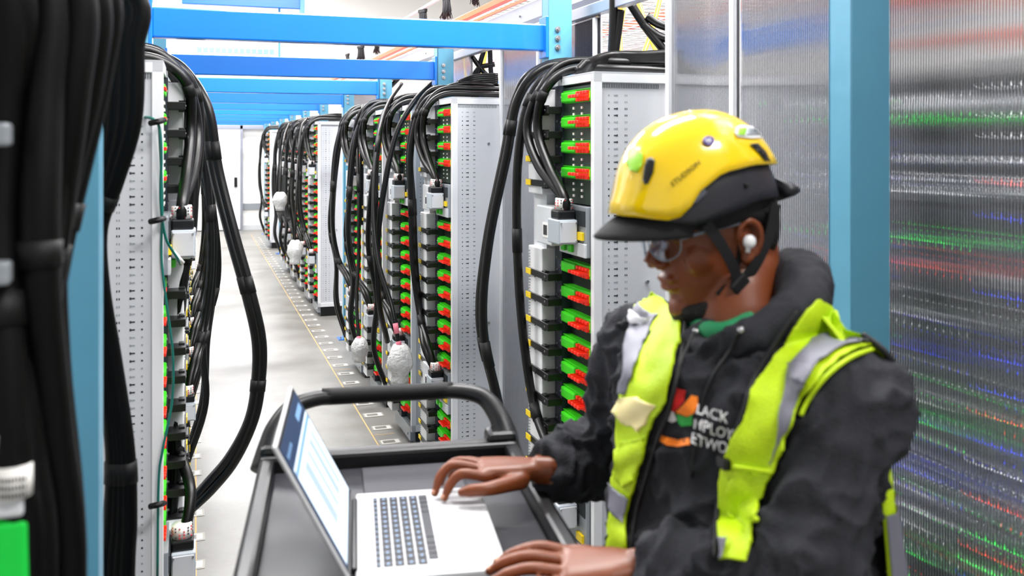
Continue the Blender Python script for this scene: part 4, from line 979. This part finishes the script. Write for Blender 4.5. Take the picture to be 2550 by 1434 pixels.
# low ridge along the crown
HBv = BVHTree.FromPolygons(sh_.v, sh_.f)
lo_ = MB(); lo_.loft(dome(lambda a: lerp_tab([(0, .09), (50, .062), (62, .052), (110, .062), (140, .05), (180, .045)], deg(a)), .135, .109, .14, ztop=lambda a: lerp_tab([(0, .10), (50, .09), (80, .14), (180, .15)], deg(a)), m=6), 'hb', caps=False)
lo = lo_.obj('helmet_band', hm, pbase); sm_ = lo.modifiers.new('t', 'SOLIDIFY'); sm_.thickness = .005; sm_.offset = -1
LBv = BVHTree.FromPolygons(lo_.v, lo_.f)
kn = MB(); kn.loft([ring(H(-.108, 0, .052), HYv, HZv, .06, .022, 16), ring(H(-.135, 0, .046), HYv, HZv, .05, .016, 16), ring(H(-.152, 0, .040), HYv, HZv, .03, .008, 16)], 'hb'); kn.obj('rear_adjuster', hm, pbase)
cp = MB(); cp.loft(dome(lambda a: lerp_tab([(0, .060), (40, .044), (75, .034), (100, .036), (135, .01), (180, -.0)], deg(a)), .110, .092, .13, cx=.015, ztop=lambda a: .12, m=6), 'cap', caps=False); cpo = cp.obj('cap', hm, pbase)
sm_ = cpo.modifiers.new('t', 'SOLIDIFY'); sm_.thickness = .004
bm_ = []
for i in range(9):
    t = i/8; rg = []
    for j in range(25):
        a = math.radians(-62+124*j/24); ci = math.cos(a); si = math.sin(a)
        xi, yi, zi = .02+.112*ci, .098*si, .078-.016*abs(si)**2
        k = max(0, math.cos(a*1.35))**.6
        xo, yo, zo = xi+.078*k, yi*(1-.06*k), .058-.030*abs(si)**2
        rg.append(H(xi+(xo-xi)*t, yi+(yo-yi)*t, zi+(zo-zi)*t+.006*math.sin(PI*t)))
    bm_.append(rg)
bb = MB(); bb.loft(bm_, 'cap', caps=False, closed=False); bbo = bb.obj('cap_brim', hm, pbase); sm_ = bbo.modifiers.new('t', 'SOLIDIFY'); sm_.thickness = .005; sm_.offset = 0
for nm, poly, k, bv in (('front_vent', [(1612, 396), (1624, 392), (1632, 400), (1628, 430), (1616, 456), (1606, 460), (1602, 448), (1606, 416)], 'blackp', HBv),
                        ('rear_vent', [(1865, 360), (1885, 358), (1905, 378), (1916, 402), (1912, 412), (1900, 396), (1884, 376)], 'blackp', HBv),
                        ('round_sticker', [(1764+15*math.cos(q*.523), 352+12*math.sin(q*.523)) for q in range(12)], 'purple', HBv),
                        ('brow_sticker', [(1571, 370), (1585, 366), (1602, 385), (1600, 410), (1588, 430), (1570, 424), (1561, 405)], 'stgreen', HBv),
                        ('crown_sticker', [(1832, 318), (1842, 314), (1885, 318), (1896, 330), (1896, 344), (1870, 346), (1836, 342), (1828, 332)], 'lwhite', HBv),
                        ('sticker_mark', [(1838, 321), (1858, 320), (1852, 339), (1836, 338)], 'stgreen', HBv), ('sticker_mark', [(1860, 320), (1882, 323), (1892, 338), (1856, 339)], 'grey', HBv),
                        ('mesh_insert', [(1701, 510), (1722, 470), (1752, 462), (1760, 482), (1735, 505), (1705, 512)], 'slate', LBv)):
    drape(nm, poly, bv, k, so_ if bv is HBv else lo, .0035 if 'mark' not in nm else .005, .001, 1.45, 8, 0)
drape('printed_mark', text_mesh('AR'), HBv, 'lwhite', so_, .005, 0, 1.45, 14, 0, pm=affine(1755, 356, (12, 0), (0, -13)))
drape('printed_name', text_mesh('STUDSON'), HBv, 'blackp', so_, .004, 0, 1.45, 10, 0, pm=affine(1674, 466, (15.5, -12.5), (-8, -15)))
MB().ball(surf(1859, 461, .003, 1.45, LBv), .004, 'blackp', seg=8).obj('rivet', lo, pbase)
# chin straps
cs = MB()
def fl(pts, w=.008, k='strap'): 
    P = crom(pts, 6); r1 = []
    for i, p in enumerate(P):
        t = (P[min(i+1, len(P)-1)]-P[max(i-1, 0)]).normalized(); o_ = HYv; sd = t.cross(o_).normalized()
        r1.append([p-sd*w-o_*.0012, p+sd*w-o_*.0012, p+sd*w+o_*.0012, p-sd*w+o_*.0012])
    cs.loft(r1, k, smooth=False)
for s_ in (1, -1):
    fl([H(.07, s_*.092, .05), H(.05, s_*.087, .012), H(.034, s_*.082, -.03), H(.03, s_*.079, -.058)], .009); fl([H(-.06, s_*.088, .045), H(-.038, s_*.085, .0), H(-.005, s_*.082, -.038), H(.028, s_*.080, -.060)], .009)
    fl([H(.03, s_*.079, -.05), H(.026, s_*.077, -.085), H(.030, s_*.068, -.115), H(.048, s_*.044, -.132), H(.060, s_*.0, -.135)], .013)
    cs.box((-.016, -.004, -.010), (.016, .004, .010), 'strap', .003, R=HR @ Matrix.Rotation(.5, 3, 'Y'), o=H(.03, s_*.083, -.058))
cs.obj('chin_strap', hm, pbase)
# glasses, earbud
gl = MB()
for s_ in (1, -1):
    gl.tube([H(-.012, s_*.082, .030), H(.03, s_*.082, .034), H(.075, s_*.072, .034), H(.1, s_*.062, .032)], .003, 'clearf', 8, sub=4)
    gl.tube([H(.126, s_*.008, .044), H(.124, s_*.03, .048), H(.108, s_*.056, .044), H(.102, s_*.062, .028), H(.106, s_*.054, .008), H(.12, s_*.034, -.001), H(.127, s_*.014, .006), H(.129, s_*.007, .022), H(.126, s_*.008, .044)], .0011, 'clearf', 6, sub=4)
go = gl.obj('safety_glasses', person, pbase)
for s_ in (1, -1):
    ln_ = MB(); c = H(.1175, s_*.033, .024)
    pts = crom([H(.126, s_*.008, .044), H(.124, s_*.03, .048), H(.108, s_*.056, .044), H(.102, s_*.062, .028), H(.106, s_*.054, .008), H(.12, s_*.034, -.001), H(.127, s_*.014, .006), H(.129, s_*.007, .022), H(.126, s_*.008, .044)], 4)[:-1]
    ln_.add(pts+[c+HXv*.004], [(i, (i+1) % len(pts), len(pts)) for i in range(len(pts))], 'lens', True); ln_.obj('lens', go, pbase)
eb = MB(); eb.ball(H(.002, .090, .002), (.011, .008, .011), 'bud', HR); eb.tube([H(.002, .088, .0), H(.008, .088, -.014)], .004, 'bud', 8, raw=True); eb.obj('earbud', person, pbase)
# ================================================================ LIGHTS, CAMERA
def hall_light(x, y, z, sx, sy, e, n):
    RZ = 6.0-z
    f = empty('hall_light', (x, y, z), 'long white linear ceiling light, %s' % n, 'ceiling light', 'linear hall lights')
    MB().box((-sx/2, -sy/2, 0), (sx/2, sy/2, .08), 'white', .01).obj('housing', f)
    MB().box((-sx/2+.03, -sy/2+.03, -.01), (sx/2-.03, sy/2-.03, 0), 'lamp').obj('diffuser', f)
    MB().cyl((-sx/2+.1, 0, .08), (-sx/2+.1, 0, RZ), .005, 'steel', 6).cyl((sx/2-.1, 0, .08), (sx/2-.1, 0, RZ), .005, 'steel', 6).obj('hanger', f)
    l = bpy.data.lights.new('hall_lamp', 'AREA'); l.shape = 'RECTANGLE'; l.size = sx; l.size_y = sy; l.energy = e; l.color = (1, .985, .97)
    o = bpy.data.objects.new('hall_lamp', l); o.location = (x, y, z-.03); C.objects.link(o)
M['lamp'] = mat('lamp_diffuser', (255, 255, 255), .5, emit=(255, 255, 255), es=8)
for i, (x, y, sx, sy, e, *zz) in enumerate(((.75, 2.4, 1.2, .3, 78, 3.5), (.6, 6.1, 1.4, .3, 125, 3.9), (.6, 8.9, 2.2, .35, 170), (.6, 11.3, 2.0, .35, 130, 4.3), (.6, 14.5, 2.2, .35, 260), (.6, 18, 2.2, .35, 320),
                                       (3.6, 2.4, .4, 2.4, 320), (1.95, 1.7, .3, 2.0, 95, 3.7), (3.4, 9, .4, 2.4, 480), (-2.2, 6, .4, 2.4, 300), (-2.2, 12, .4, 2.4, 300), (1.9, -1.0, 1.6, .5, 230))):  # adds an unseen low lamp brightening the sheets and one giving frontal light
    hall_light(x, y, zz[0] if zz else 5.2, sx, sy, e, ['first over the aisle', 'second over the aisle', 'third over the aisle', 'fourth over the aisle', 'fifth over the aisle', 'sixth over the aisle', 'near one right of the containment', 'added low one brightening behind the fluted sheets', 'far one right of the containment', 'near one left of the racks', 'far one left of the racks', 'added behind the camera for frontal light'][i])
w = bpy.data.worlds.new('world'); bpy.context.scene.world = w; w.use_nodes = True
w.node_tree.nodes['Background'].inputs[0].default_value = (1, 1, 1, 1); w.node_tree.nodes['Background'].inputs[1].default_value = .6
cd = bpy.data.cameras.new('camera'); cam = bpy.data.objects.new('camera', cd); C.objects.link(cam)
cam.location = CAM; cam.rotation_euler = (PI/2, 0, -TH)
cd.sensor_width = 36; cd.lens = F/2550*36; cd.shift_y = -(717-HZ)/2550
cd.clip_start = .05; cd.clip_end = 100
cd.dof.use_dof = True; cd.dof.focus_distance = 4.6; cd.dof.aperture_fstop = 4.2; cd.dof.aperture_blades = 0
s = bpy.context.scene; s.camera = cam
s.view_settings.view_transform = 'Standard'; s.view_settings.look = 'None'; s.view_settings.exposure = -0.06; s.view_settings.gamma = 1; s.view_settings.use_curve_mapping = False
